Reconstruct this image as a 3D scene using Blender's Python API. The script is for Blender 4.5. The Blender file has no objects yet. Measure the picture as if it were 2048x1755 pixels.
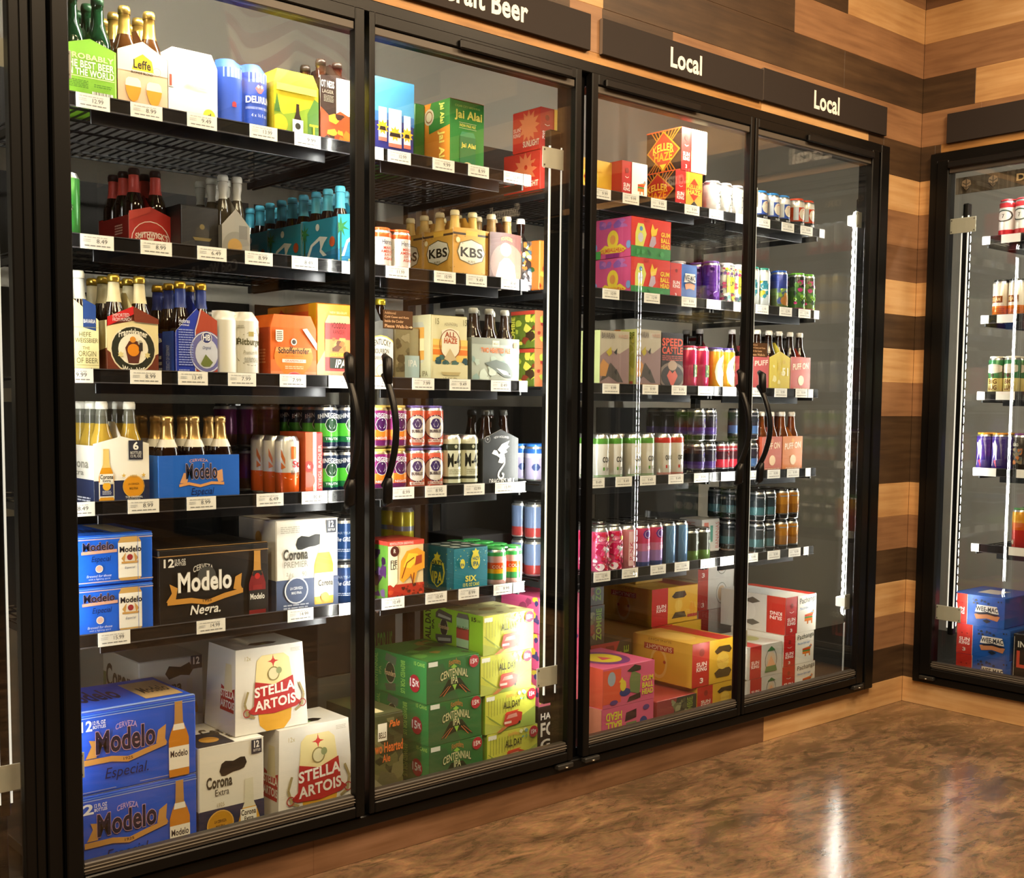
import bpy, math, random
from mathutils import Matrix, Vector
random.seed(7)
S = bpy.context.scene
COL = S.collection
PI = math.pi

# ------------------------------------------------------------------ camera
cam_d = bpy.data.cameras.new('camera')
cam = bpy.data.objects.new('camera', cam_d)
COL.objects.link(cam)
S.camera = cam
cam_d.sensor_fit = 'HORIZONTAL'
cam_d.sensor_width = 36.0
cam_d.lens = 36.0 * 2339.81 / 2048
cam_d.shift_x = -(1044.4 - 1024) / 2048
cam_d.shift_y = (989.96 - 877.5) / 2048
cam_d.clip_start = 0.05
yaw, pit, rol = 0.72441, -0.07631, 0.00996
fw = Vector((math.sin(yaw) * math.cos(pit), math.cos(yaw) * math.cos(pit), math.sin(pit)))
rt = Vector((math.cos(yaw), -math.sin(yaw), 0))
up = rt.cross(fw)
cr, sr = math.cos(rol), math.sin(rol)
r2, u2 = rt * cr + up * sr, up * cr - rt * sr
CAMPOS = (-4.5385, -2.6373, 1.2550)
cam.matrix_world = Matrix(((r2.x, u2.x, -fw.x, CAMPOS[0]), (r2.y, u2.y, -fw.y, CAMPOS[1]),
                           (r2.z, u2.z, -fw.z, CAMPOS[2]), (0, 0, 0, 1)))

# ------------------------------------------------------------------ colour management, world, lamps
S.view_settings.view_transform = 'Standard'
S.view_settings.look = 'None'
S.view_settings.gamma = 1.0
S.view_settings.use_curve_mapping = False
S.view_settings.exposure = 0.0
S.cycles.max_bounces = 7
S.cycles.diffuse_bounces = 3
S.cycles.glossy_bounces = 3
S.cycles.transmission_bounces = 4
S.cycles.transparent_max_bounces = 10
S.cycles.caustics_reflective = False
S.cycles.caustics_refractive = False
S.cycles.sample_clamp_indirect = 4.0
W = bpy.data.worlds.new('store_air')
S.world = W
W.use_nodes = True
W.node_tree.nodes['Background'].inputs[0].default_value = (1.0, 0.72, 0.45, 1)
W.node_tree.nodes['Background'].inputs[1].default_value = 0.02

def area_lamp(name, loc, sx, sy, power, col, rot=(0, 0, 0)):
    l = bpy.data.lights.new(name, 'AREA')
    l.shape = 'RECTANGLE'; l.size = sx; l.size_y = sy
    l.energy = power; l.color = col
    o = bpy.data.objects.new(name, l); COL.objects.link(o)
    o.location = loc; o.rotation_euler = rot
    return o

WARM = (1.0, 0.74, 0.46)
# ceiling lamps of the shop floor (their housings are built with the ceiling)
CEIL_LAMPS = [(-.9, -1.6), (-2.7, -1.6), (-4.7, -1.6), (-1.7, -2.35), (-3.7, -2.35), (-5.7, -2.35)]
for lx, ly in CEIL_LAMPS:
    area_lamp('ceiling_lamp_light', (lx, ly, 3.29), 0.55, 0.55, 66, WARM)
    area_lamp('ceiling_bounce_fill', (lx, ly, 3.37), 0.5, 0.5, 14, WARM, (PI, 0, 0))  # added uplight, stands in for bounce light on the ceiling

# ------------------------------------------------------------------ materials
def lin(h):
    v = [int(h[i:i + 2], 16) / 255 for i in (0, 2, 4)]
    return tuple(x / 12.92 if x <= .04045 else ((x + .055) / 1.055) ** 2.4 for x in v) + (1,)

KIND = {'p': (.42, 0, .45), 'c': (.24, .25, .5), 'g': (.06, 0, .6), 'f': (.3, .85, .5), 'k': (.34, 0, .22),
        's': (.28, .9, .5), 'w': (.55, 0, .4), 'd': (.7, 0, .25), 'v': (.18, 0, .5)}
_mats = {}
def mat(tok):
    """'rrggbb' + kind letter: p card, c printed can, g bottle glass, f foil, k black enamel, s bare metal, w plain, d dull, v varnish"""
    if not isinstance(tok, str):
        return tok
    if tok in _mats:
        return _mats[tok]
    hexc, k = tok[:6], (tok[6:7] or 'p')
    m = bpy.data.materials.new('colour_' + tok)
    m.use_nodes = True
    b = m.node_tree.nodes['Principled BSDF']
    rough, metal, spec = KIND[k]
    b.inputs['Base Color'].default_value = lin(hexc)
    b.inputs['Roughness'].default_value = rough
    b.inputs['Metallic'].default_value = metal
    b.inputs['Specular IOR Level'].default_value = spec
    _mats[tok] = m
    return m

def nodes(m):
    m.use_nodes = True
    nt = m.node_tree
    return nt, nt.nodes['Principled BSDF'], nt.nodes.new, nt.links.new

def ramp(nt, stops):
    r = nt.nodes.new('ShaderNodeValToRGB')
    e = r.color_ramp.elements
    while len(e) < len(stops):
        e.new(0.5)
    for i, (p, c) in enumerate(stops):
        e[i].position = p; e[i].color = lin(c)
    return r

def wood_mat(name, c0, c1, c2, seed):
    m = bpy.data.materials.new(name)
    nt, b, N, L = nodes(m)
    tc = N('ShaderNodeTexCoord'); mp = N('ShaderNodeMapping')
    mp.inputs['Scale'].default_value = (2.2, 2.2, 30); mp.inputs['Location'].default_value = (seed, seed * 2, 0)
    n1 = N('ShaderNodeTexNoise'); n1.inputs['Scale'].default_value = 1.6; n1.inputs['Detail'].default_value = 7
    n2 = N('ShaderNodeTexNoise'); n2.inputs['Scale'].default_value = 3.4; n2.inputs['Detail'].default_value = 4
    L(tc.outputs['Object'], mp.inputs[0]); L(mp.outputs[0], n1.inputs['Vector']); L(tc.outputs['Object'], n2.inputs['Vector'])
    ad = N('ShaderNodeMath'); ad.operation = 'MULTIPLY_ADD'; ad.inputs[1].default_value = .55
    L(n1.outputs['Fac'], ad.inputs[0])
    m2 = N('ShaderNodeMath'); m2.operation = 'MULTIPLY'; m2.inputs[1].default_value = .45
    L(n2.outputs['Fac'], m2.inputs[0]); L(m2.outputs[0], ad.inputs[2])
    r = ramp(nt, [(.3, c0), (.5, c1), (.72, c2)])
    L(ad.outputs[0], r.inputs[0]); L(r.outputs[0], b.inputs['Base Color'])
    b.inputs['Roughness'].default_value = .55
    bp = N('ShaderNodeBump'); bp.inputs['Strength'].default_value = .12; bp.inputs['Distance'].default_value = .004
    L(n1.outputs['Fac'], bp.inputs['Height']); L(bp.outputs[0], b.inputs['Normal'])
    return m

def glass_mat(name, tint, strength):
    """clear double glazing: see-through, mirror-like by Fresnel"""
    m = bpy.data.materials.new(name)
    m.use_nodes = True
    nt = m.node_tree; nt.nodes.clear()
    N, L = nt.nodes.new, nt.links.new
    out = N('ShaderNodeOutputMaterial'); mix = N('ShaderNodeMixShader')
    tr = N('ShaderNodeBsdfTransparent'); tr.inputs[0].default_value = tint
    gl = N('ShaderNodeBsdfGlossy'); gl.inputs['Roughness'].default_value = .0
    lw = N('ShaderNodeLayerWeight'); lw.inputs[0].default_value = .5
    pw = N('ShaderNodeMath'); pw.operation = 'POWER'; pw.inputs[1].default_value = 5
    sc = N('ShaderNodeMath'); sc.operation = 'MULTIPLY_ADD'; sc.inputs[1].default_value = .96; sc.inputs[2].default_value = .04
    mu = N('ShaderNodeMath'); mu.operation = 'MULTIPLY'; mu.use_clamp = True; mu.inputs[1].default_value = strength
    L(lw.outputs['Facing'], pw.inputs[0]); L(pw.outputs[0], sc.inputs[0]); L(sc.outputs[0], mu.inputs[0]); L(mu.outputs[0], mix.inputs[0])
    L(tr.outputs[0], mix.inputs[1]); L(gl.outputs[0], mix.inputs[2]); L(mix.outputs[0], out.inputs[0])
    return m

def emit_mat(name, hexc, strength):
    m = bpy.data.materials.new(name)
    nt, b, N, L = nodes(m)
    b.inputs['Base Color'].default_value = (.8, .8, .8, 1)
    b.inputs['Emission Color'].default_value = lin(hexc)
    b.inputs['Emission Strength'].default_value = strength
    return m

# ------------------------------------------------------------------ mesh building
_txt = {}
def text_mesh(s, off, grow=0.0):
    """letters as (vertices, faces) fitted to a unit box; grow thickens them evenly past that box, for outlines"""
    key = (s, off, grow)
    if key not in _txt:
        c = bpy.data.curves.new('lettering', 'FONT')
        c.body = s; c.size = 1; c.offset = off + grow; c.resolution_u = 3; c.fill_mode = 'FRONT'
        c.space_character = 1.0 + off * 1.6
        o = bpy.data.objects.new('lettering', c); COL.objects.link(o)
        me = bpy.data.meshes.new_from_object(o)
        vs = [(v.co.x, v.co.y) for v in me.vertices]
        fs = [tuple(p.vertices) for p in me.polygons]
        bpy.data.objects.remove(o); bpy.data.curves.remove(c); bpy.data.meshes.remove(me)
        if vs:
            x0 = min(v[0] for v in vs); x1 = max(v[0] for v in vs); y0 = min(v[1] for v in vs); y1 = max(v[1] for v in vs)
            x0 += grow; x1 -= grow; y0 += grow; y1 -= grow
            vs = [((x - x0) / max(x1 - x0, 1e-6), (y - y0) / max(y1 - y0, 1e-6)) for x, y in vs]
        _txt[key] = (vs, fs)
    return _txt[key]

class MB:
    def __init__(self):
        self.v = []; self.f = []; self.m = []; self.mats = []; self.sm = []
    def mi(self, tok):
        if tok not in self.mats:
            self.mats.append(tok)
        return self.mats.index(tok)
    def face(self, pts, tok, smooth=False):
        n = len(self.v)
        self.v += [tuple(p) for p in pts]
        self.f.append(tuple(range(n, n + len(pts)))); self.m.append(self.mi(tok)); self.sm.append(smooth)
    def mesh(self, vs, fs, tok, smooth=False):
        n = len(self.v); i = self.mi(tok)
        self.v += [tuple(p) for p in vs]
        for f in fs:
            self.f.append(tuple(n + k for k in f)); self.m.append(i); self.sm.append(smooth)
    def box(self, x0, y0, z0, x1, y1, z1, tok, b=0.0, cols=None):
        """chamfered box; cols can give its own token to left, right, front, back, bottom, top (l r f k b t)"""
        c = cols or {}
        g = lambda k: c.get(k, tok)
        X, Y, Z = (x0, x1), (y0, y1), (z0, z1)
        b = min(b, (x1 - x0) / 3, (y1 - y0) / 3, (z1 - z0) / 3)
        n = len(self.v); vid = {}
        for i in (0, 1):
            for j in (0, 1):
                for k in (0, 1):
                    sx, sy, sz = (1, -1)[i] * b, (1, -1)[j] * b, (1, -1)[k] * b
                    for a, p in (('x', (X[i], Y[j] + sy, Z[k] + sz)), ('y', (X[i] + sx, Y[j], Z[k] + sz)), ('z', (X[i] + sx, Y[j] + sy, Z[k]))):
                        vid[a, i, j, k] = len(self.v); self.v.append(p)
        def q(ids, t):
            self.f.append(tuple(ids)); self.m.append(self.mi(t)); self.sm.append(False)
        for s in (0, 1):
            o = lambda l: l if s else l[::-1]
            q(o([vid['x', s, 0, 0], vid['x', s, 1, 0], vid['x', s, 1, 1], vid['x', s, 0, 1]]), g('lr'[s]))
            q(o([vid['y', 0, s, 0], vid['y', 0, s, 1], vid['y', 1, s, 1], vid['y', 1, s, 0]]), g('fk'[s]))
            q(o([vid['z', 0, 0, s], vid['z', 1, 0, s], vid['z', 1, 1, s], vid['z', 0, 1, s]]), g('bt'[s]))
        if b > 0:
            for p in (0, 1):
                for r in (0, 1):
                    o = lambda l: l if p == r else l[::-1]
                    q(o([vid['x', p, r, 0], vid['y', p, r, 0], vid['y', p, r, 1], vid['x', p, r, 1]][::-1]), tok)
                    q(o([vid['x', p, 0, r], vid['z', p, 0, r], vid['z', p, 1, r], vid['x', p, 1, r]]), tok)
                    q(o([vid['y', 0, p, r], vid['z', 0, p, r], vid['z', 1, p, r], vid['y', 1, p, r]][::-1]), tok)
            for i in (0, 1):
                for j in (0, 1):
                    for k in (0, 1):
                        t = [vid['x', i, j, k], vid['y', i, j, k], vid['z', i, j, k]]
                        q(t if (i + j + k) % 2 else t[::-1], tok)
    def lathe(self, prof, toks, n=22, cx=0, cy=0, cz=0):
        """prof: [(r, z)], toks: one per span"""
        base = len(self.v)
        for r, z in prof:
            for i in range(n):
                a = 2 * PI * i / n
                self.v.append((cx + r * math.cos(a), cy + r * math.sin(a), cz + z))
        for k in range(len(prof) - 1):
            t = self.mi(toks[k] if k < len(toks) else toks[-1])
            for i in range(n):
                j = (i + 1) % n
                self.f.append((base + k * n + i, base + k * n + j, base + (k + 1) * n + j, base + (k + 1) * n + i)); self.m.append(t); self.sm.append(True)
        self.f.append(tuple(base + i for i in range(n))[::-1]); self.m.append(self.mi(toks[0])); self.sm.append(False)
        k = (len(prof) - 1) * n
        self.f.append(tuple(base + k + i for i in range(n))); self.m.append(self.mi(toks[-1])); self.sm.append(False)
    def tube(self, pts, r, tok, n=8):
        pts = [Vector(p) for p in pts]; base = len(self.v); rs = r if isinstance(r, (list, tuple)) else [r] * len(pts)
        for i, p in enumerate(pts):
            d = (pts[min(i + 1, len(pts) - 1)] - pts[max(i - 1, 0)]).normalized()
            a = d.orthogonal().normalized() if i == 0 else (a - d * a.dot(d)).normalized()
            c = d.cross(a)
            for k in range(n):
                t = 2 * PI * k / n
                self.v.append(tuple(p + (a * math.cos(t) + c * math.sin(t)) * rs[i]))
        t = self.mi(tok)
        for i in range(len(pts) - 1):
            for k in range(n):
                l = (k + 1) % n
                self.f.append((base + i * n + k, base + i * n + l, base + (i + 1) * n + l, base + (i + 1) * n + k)); self.m.append(t); self.sm.append(True)
        self.f.append(tuple(base + k for k in range(n))[::-1]); self.m.append(t); self.sm.append(False)
        e = base + (len(pts) - 1) * n
        self.f.append(tuple(e + k for k in range(n))); self.m.append(t); self.sm.append(False)
    def data(self, name):
        me = bpy.data.meshes.new(name)
        me.from_pydata(self.v, [], self.f)
        for t in self.mats:
            me.materials.append(mat(t))
        me.polygons.foreach_set('material_index', self.m)
        me.polygons.foreach_set('use_smooth', self.sm)
        me.update()
        return me
    def build(self, name, parent=None, loc=None, rot=None):
        return link(name, self.data(name), parent, loc, rot)

def link(name, data, parent=None, loc=None, rot=None):
    o = bpy.data.objects.new(name, data)
    COL.objects.link(o)
    if parent is not None: o.parent = parent
    if loc is not None: o.location = loc
    if rot is not None: o.rotation_euler = (0, 0, rot)
    return o

def tag(o, label, cat=None, group=None, kind=None):
    o['label'] = label
    if cat: o['category'] = cat
    if group: o['group'] = group
    if kind: o['kind'] = kind
    return o

def structure(o, label):
    o['kind'] = 'structure'; o['label'] = label
    return o

def empty(name, loc, rot=0.0):
    o = bpy.data.objects.new(name, None); COL.objects.link(o)
    o.empty_display_size = .05; o.location = loc; o.rotation_euler = (0, 0, rot)
    return o

def dup(o, loc):
    c = o.copy(); COL.objects.link(c); c.location = loc
    for ch in list(o.children):
        d = ch.copy(); COL.objects.link(d); d.parent = c
        for g in list(ch.children):
            e = g.copy(); COL.objects.link(e); e.parent = d
    return c

# ------------------------------------------------------------------ printed graphics
# an operation is (kind, ...) in face coordinates u, v from 0 to 1; P(u, v, off) gives the point in space
def draw(mb, ops, P, ar, k='p', fine=False):
    """ar: face height / width"""
    off = [0.0]
    def poly(pts, c, n=1):
        if any(q < -1e-6 or q > 1.000001 for p in pts for q in p):     # keep the print on its face
            for ax, lim, sg in ((0, 0, 1), (0, 1, -1), (1, 0, 1), (1, 1, -1)):
                out = []
                for p, q in zip(pts, pts[1:] + pts[:1]):
                    a, b = (p[ax] - lim) * sg, (q[ax] - lim) * sg
                    if a >= 0: out.append(p)
                    if (a >= 0) != (b >= 0):
                        t = a / (a - b); out.append((p[0] + (q[0] - p[0]) * t, p[1] + (q[1] - p[1]) * t))
                pts = out
                if len(pts) < 3: return
        mb.face([P(u, v, off[0]) for u, v in pts], c if len(c) > 6 else c + k)
    def rect(a, b, c2, d, c):
        if fine:
            m = max(1, int(abs(c2 - a) * 14))
            for i in range(m):
                p, q = a + (c2 - a) * i / m, a + (c2 - a) * (i + 1) / m
                poly([(p, b), (q, b), (q, d), (p, d)], c)
        else:
            poly([(a, b), (c2, b), (c2, d), (a, d)], c)
    def ell(u, v, r, c, ry=None, n=20, a0=0, a1=2 * PI):
        ry = ry or r
        if fine and a1 > 6.2:
            m = max(3, int(r * ar * 30))
            for i in range(m):
                x0, x1 = -1 + 2 * i / m, -1 + 2 * (i + 1) / m
                q0, q1 = math.sqrt(max(0, 1 - x0 * x0)), math.sqrt(max(0, 1 - x1 * x1))
                poly([(u + x * r * ar, v + y * ry) for x, y in ((x0, -q0), (x1, -q1), (x1, q1), (x0, q0))], c)
            return
        poly([(u + r * ar * math.cos(a0 + (a1 - a0) * i / n), v + ry * math.sin(a0 + (a1 - a0) * i / n)) for i in range(n + (0 if a1 - a0 > 6.2 else 1))], c)
    def ring(u, v, r, t, c, ry=None, n=24):
        ry = ry or r
        for i in range(n):
            a, b = 2 * PI * i / n, 2 * PI * (i + 1) / n
            poly([(u + (r - t) * ar * math.cos(a), v + (ry - t) * math.sin(a)), (u + r * ar * math.cos(a), v + ry * math.sin(a)),
                  (u + r * ar * math.cos(b), v + ry * math.sin(b)), (u + (r - t) * ar * math.cos(b), v + (ry - t) * math.sin(b))], c)
    def text(s, a, b, c2, d, c, st=''):
        vs, fs = text_mesh(s, .029 if 'B' in st else .02 if 'b' in st else 0.0, .022 if 'o' in st else 0.0)
        out = []
        arc = .0
        if 'A' in st: arc = (d - b) * .45
        if 'a' in st: arc = -(d - b) * .45
        for x, y in vs:
            if 'i' in st: x = (x + .22 * y * (d - b) * ar / max(abs(c2 - a), 1e-3)) / 1.1
            if 'R' in st: u, v = c2 - y * (c2 - a), b + x * (d - b)
            elif 'D' in st: u, v = a + y * (c2 - a), d - x * (d - b)
            elif 'U' in st: u, v = c2 - x * (c2 - a), d - y * (d - b)
            else:
                u, v = a + x * (c2 - a), b + y * (d - b)
                if 's' in st: v += x * (d - b) * .3
                if arc: v += arc * (1 - (2 * x - 1) ** 2) - (arc if arc > 0 else 0)
            out.append(P(min(max(u, 0), 1), min(max(v, 0), 1), off[0]))
        mb.mesh(out, fs, c if len(c) > 6 else c + k)
    for op in ops:
        off[0] += .00022
        t = op[0]
        if t == 'r': rect(*op[1:])
        elif t == 'p': poly(*op[1:])
        elif t == 'c': ell(*op[1:])
        elif t == 'o': ring(*op[1:])
        elif t == 't': text(*op[1:])
        elif t == 'tx':                    # small print: rows of broken bars
            a, b, c2, d, n, c = op[1:]
            rnd = random.Random(int(a * 999 + d * 77))
            for i in range(n):
                v = d - (d - b) * (i + .5) / n; hh = (d - b) / n * .26
                u = a
                while u < c2 - .01:
                    w = min((c2 - a) * rnd.uniform(.08, .26), c2 - u)
                    poly([(u, v - hh), (u + w, v - hh), (u + w, v + hh), (u, v + hh)], c); u += w + (c2 - a) * .03
        elif t == 'bar':
            a, b, c2, d = op[1:]
            poly([(a, b), (c2, b), (c2, d), (a, d)], 'f4f4f0'); off[0] += .0002
            for i in range(16):
                u = a + (c2 - a) * (.06 + i * .055)
                poly([(u, b + (d - b) * .12), (u + (c2 - a) * (.012 + .02 * (i * 7 % 3) / 2), b + (d - b) * .12), (u + (c2 - a) * (.012 + .02 * (i * 7 % 3) / 2), d), (u, d)], '222222')
        elif t == 'ln':
            pts, w, c = op[1:]
            for (u0, v0), (u1, v1) in zip(pts, pts[1:]):
                dx, dy = (u1 - u0) / ar, v1 - v0; l = math.hypot(dx, dy) or 1
                nx, ny = -dy / l * w / 2 * ar, dx / l * w / 2
                poly([(u0 + nx, v0 + ny), (u0 - nx, v0 - ny), (u1 - nx, v1 - ny), (u1 + nx, v1 + ny)], c)
        elif t == 'st':
            u, v, r1, r2, n, c = op[1:]
            pts = [(u + (r1 if i % 2 == 0 else r2) * ar * math.cos(PI * i / n + PI / 2), v + (r1 if i % 2 == 0 else r2) * math.sin(PI * i / n + PI / 2)) for i in range(2 * n)]
            for i in range(2 * n):
                poly([(u, v), pts[i], pts[(i + 1) % (2 * n)]], c)
        elif t == 'sp':                    # loose painted shapes
            seed, n, cs, ra, rb, a, b, c2, d = op[1:]
            rnd = random.Random(seed)
            for i in range(n):
                off[0] += .00005
                u, v, r = rnd.uniform(a, c2), rnd.uniform(b, d), rnd.uniform(ra, rb)
                m = rnd.randint(6, 10); ph = rnd.uniform(0, 6)
                pts = [(min(max(u + r * ar * rnd.uniform(.6, 1.25) * math.cos(2 * PI * j / m + ph), a), c2), min(max(v + r * rnd.uniform(.5, 1.1) * math.sin(2 * PI * j / m + ph), b), d)) for j in range(m)]
                poly(pts, cs[i % len(cs)])
        elif t == 'bo':                    # picture of a bottle
            u, v, h, body, neck, lab = op[1:7]
            f = lambda x, y: (u + x * h * ar, v + y * h)
            prof = [(.135, .0), (.14, .03), (.14, .5), (.11, .6), (.06, .72), (.05, .97)]
            poly([f(x, y) for x, y in prof] + [f(-x, y) for x, y in prof[::-1]], body); off[0] += .0002
            poly([f(.085, .66), f(.06, .72), f(.052, .97), f(.055, 1.0), f(-.055, 1.0), f(-.052, .97), f(-.06, .72), f(-.085, .66)], neck)
            poly([f(-.141, .1), f(.141, .1), f(.141, .4), f(-.141, .4)], lab); off[0] += .0002
            if len(op) > 7:
                text(op[7], *f(-.12, .26), *f(.12, .35), op[8], 'b')
                poly([f(-.085, .62), f(.085, .62), f(.07, .7), f(-.07, .7)], op[6])
        elif t == 'ca':                    # picture of a can
            u, v, h, body, band, rim = op[1:7]
            f = lambda x, y: (u + x * h * ar, v + y * h)
            poly([f(-.2, 0), f(.2, 0), f(.27, .06), f(.27, .88), f(.2, 1), f(-.2, 1), f(-.27, .88), f(-.27, .06)], rim); off[0] += .0002
            poly([f(-.27, .07), f(.27, .07), f(.27, .87), f(-.27, .87)], body); off[0] += .0002
            poly([f(-.27, .3), f(.27, .3), f(.27, .6), f(-.27, .6)], band)
        elif t == 'go':                    # picture of a goblet
            u, v, h, foam, beer = op[1:]
            f = lambda x, y: (u + x * h * ar, v + y * h)
            poly([f(.3, .45), f(.33, .66), f(-.33, .66), f(-.3, .45), f(-.18, .15), f(0, .02), f(.18, .15)], beer)
            poly([f(.33, .66), f(.3, .9), f(.2, 1), f(-.2, 1), f(-.3, .9), f(-.33, .66)], foam)

def faceP(o, u, v, w, h, n):
    o, u, v, n = Vector(o), Vector(u) * w, Vector(v) * h, Vector(n)
    return lambda a, b, off: o + u * a + v * b + n * (off + .0003)

def print_box(mb, w, d, h, F=None, Lf=None, T=None, R=None):
    if F: draw(mb, F, faceP((0, 0, 0), (1, 0, 0), (0, 0, 1), w, h, (0, -1, 0)), h / w)
    if Lf: draw(mb, Lf, faceP((0, d, 0), (0, -1, 0), (0, 0, 1), d, h, (-1, 0, 0)), h / d)
    if R: draw(mb, R, faceP((w, 0, 0), (0, 1, 0), (0, 0, 1), d, h, (1, 0, 0)), h / d)
    if T: draw(mb, T, faceP((0, 0, h), (1, 0, 0), (0, 1, 0), w, d, (0, 0, 1)), d / w)

# ------------------------------------------------------------------ where things stand
DECK = {1: 1.957, 2: 1.633, 3: 1.319, 4: 1.003, 5: .684, 6: .09}
TIER = {1: 'top shelf', 2: 'second shelf', 3: 'third shelf', 4: 'fourth shelf', 5: 'fifth shelf', 6: 'bottom deck'}
DOOR = {'A': 'left door', 'B': 'second door', 'C': 'third door', 'D': 'fourth door', 'R': 'right-wall door', 'Q': 'reflected door'}
FRONT = .15
PRODUCTS = []          # (bay, tier, start, width, description)
ORD = ['', 'second', 'third', 'fourth', 'fifth']

def spot(bay, s, y, z):
    """start s along the wall, depth y behind the wall face"""
    return ((s, y, z), 0.0) if bay in 'ABCD' else ((y, -s, z), -PI / 2)

def finish(o, bay, tier, s, w, desc, cat, note=True, rows=1, step=.2, y=FRONT, z=0, s0=None):
    where = ', %s, %s' % (TIER[tier], DOOR[bay])
    tag(o, desc + where, cat)
    if note: PRODUCTS.append((bay, tier, s, w, desc))
    if rows > 1: o['group'] = desc
    for k in range(1, rows):
        c = dup(o, spot(bay, s0 if s0 is not None else s, y + k * step, z)[0])
        tag(c, '%s-row %s%s' % (ORD[k], desc, where), cat, desc)
    return o

def carton(bay, tier, s, w, h, d, col, F, Lf, desc, T=None, base=None, y=FRONT, rows=1, name='beer_carton', cols=None, slope=0.0, note=True):
    mb = MB()
    if slope:       # shoulders drawn in towards the top, as on a wrap carton
        e, z1, iw, idp = slope, h * .8, w * .10, d * .04
        lo = [(0, 0, 0), (w, 0, 0), (w, d, 0), (0, d, 0)]; mi_ = [(x, yy, z1) for x, yy, _ in lo]
        hi = [(iw, idp, h), (w - iw, idp, h), (w - iw, d - idp, h), (iw, d - idp, h)]
        c = col if len(col) > 6 else col + 'p'
        for a, b_ in ((lo, mi_), (mi_, hi)):
            for i in range(4):
                j = (i + 1) % 4
                mb.face([a[i], a[j], b_[j], b_[i]], c)
        mb.face(hi, c); mb.face(lo[::-1], c)
        if F: draw(mb, F, faceP((0, -.0004, 0), (1, 0, 0), (0, 0, 1), w, z1, (0, -1, 0)), z1 / w)
        if Lf: draw(mb, Lf, faceP((0, d, 0), (0, -1, 0), (0, 0, 1), d, z1, (-1, 0, 0)), z1 / d)
    else:
        mb.box(0, 0, 0, w, d, h, col if len(col) > 6 else col + 'p', .003, cols)
        print_box(mb, w, d, h, F, Lf, T)
    z = DECK[tier] if base is None else base
    loc, rot = spot(bay, s, y, z)
    o = mb.build(name, None, loc, rot)
    return finish(o, bay, tier, s, w, desc, 'beer carton', note, rows, d + .004, y, z)

_bott = {}
def bottle_mesh(glass, neck, cap, hb=.232, lab=None, liq=None, rb=.0295, mid=None):
    key = (glass, neck, cap, hb, lab, liq, rb, mid)
    if key not in _bott:
        mb = MB()
        k = hb / .232
        pr = [(.029, 0), (.0305, .004), (.0305, .04), (.0305, .112), (.0305, .13), (.027, .147), (.0185, .168), (.0155, .182), (.0138, .2), (.013, .214), (.0145, .2145), (.0148, .226), (.0125, .232)]
        lb = lab or glass
        tk = [glass, glass, lb, glass, glass, glass, neck, neck, neck, glass if neck == glass or cap != neck else neck, cap, cap]
        if liq: tk = [liq, liq, lab or liq, liq, liq, liq, liq, glass, neck, glass, cap, cap]
        if mid: tk = [glass, glass, lb, glass, glass, mid, neck, neck, neck, neck, cap, cap]
        pr = [(r * (1 if r < .015 else rb / .0305), z * k) for r, z in pr]
        mb.lathe(pr[:11], tk[:10], 18)
        mc = MB(); mc.lathe([(.0146, 0), (.0148, pr[11][1] - pr[10][1]), (.0125, pr[12][1] - pr[10][1])], [cap, cap], 18)
        _bott[key] = (mb.data('bottle'), mc.data('bottle_cap'), pr[10][1])
    return _bott[key]

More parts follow.
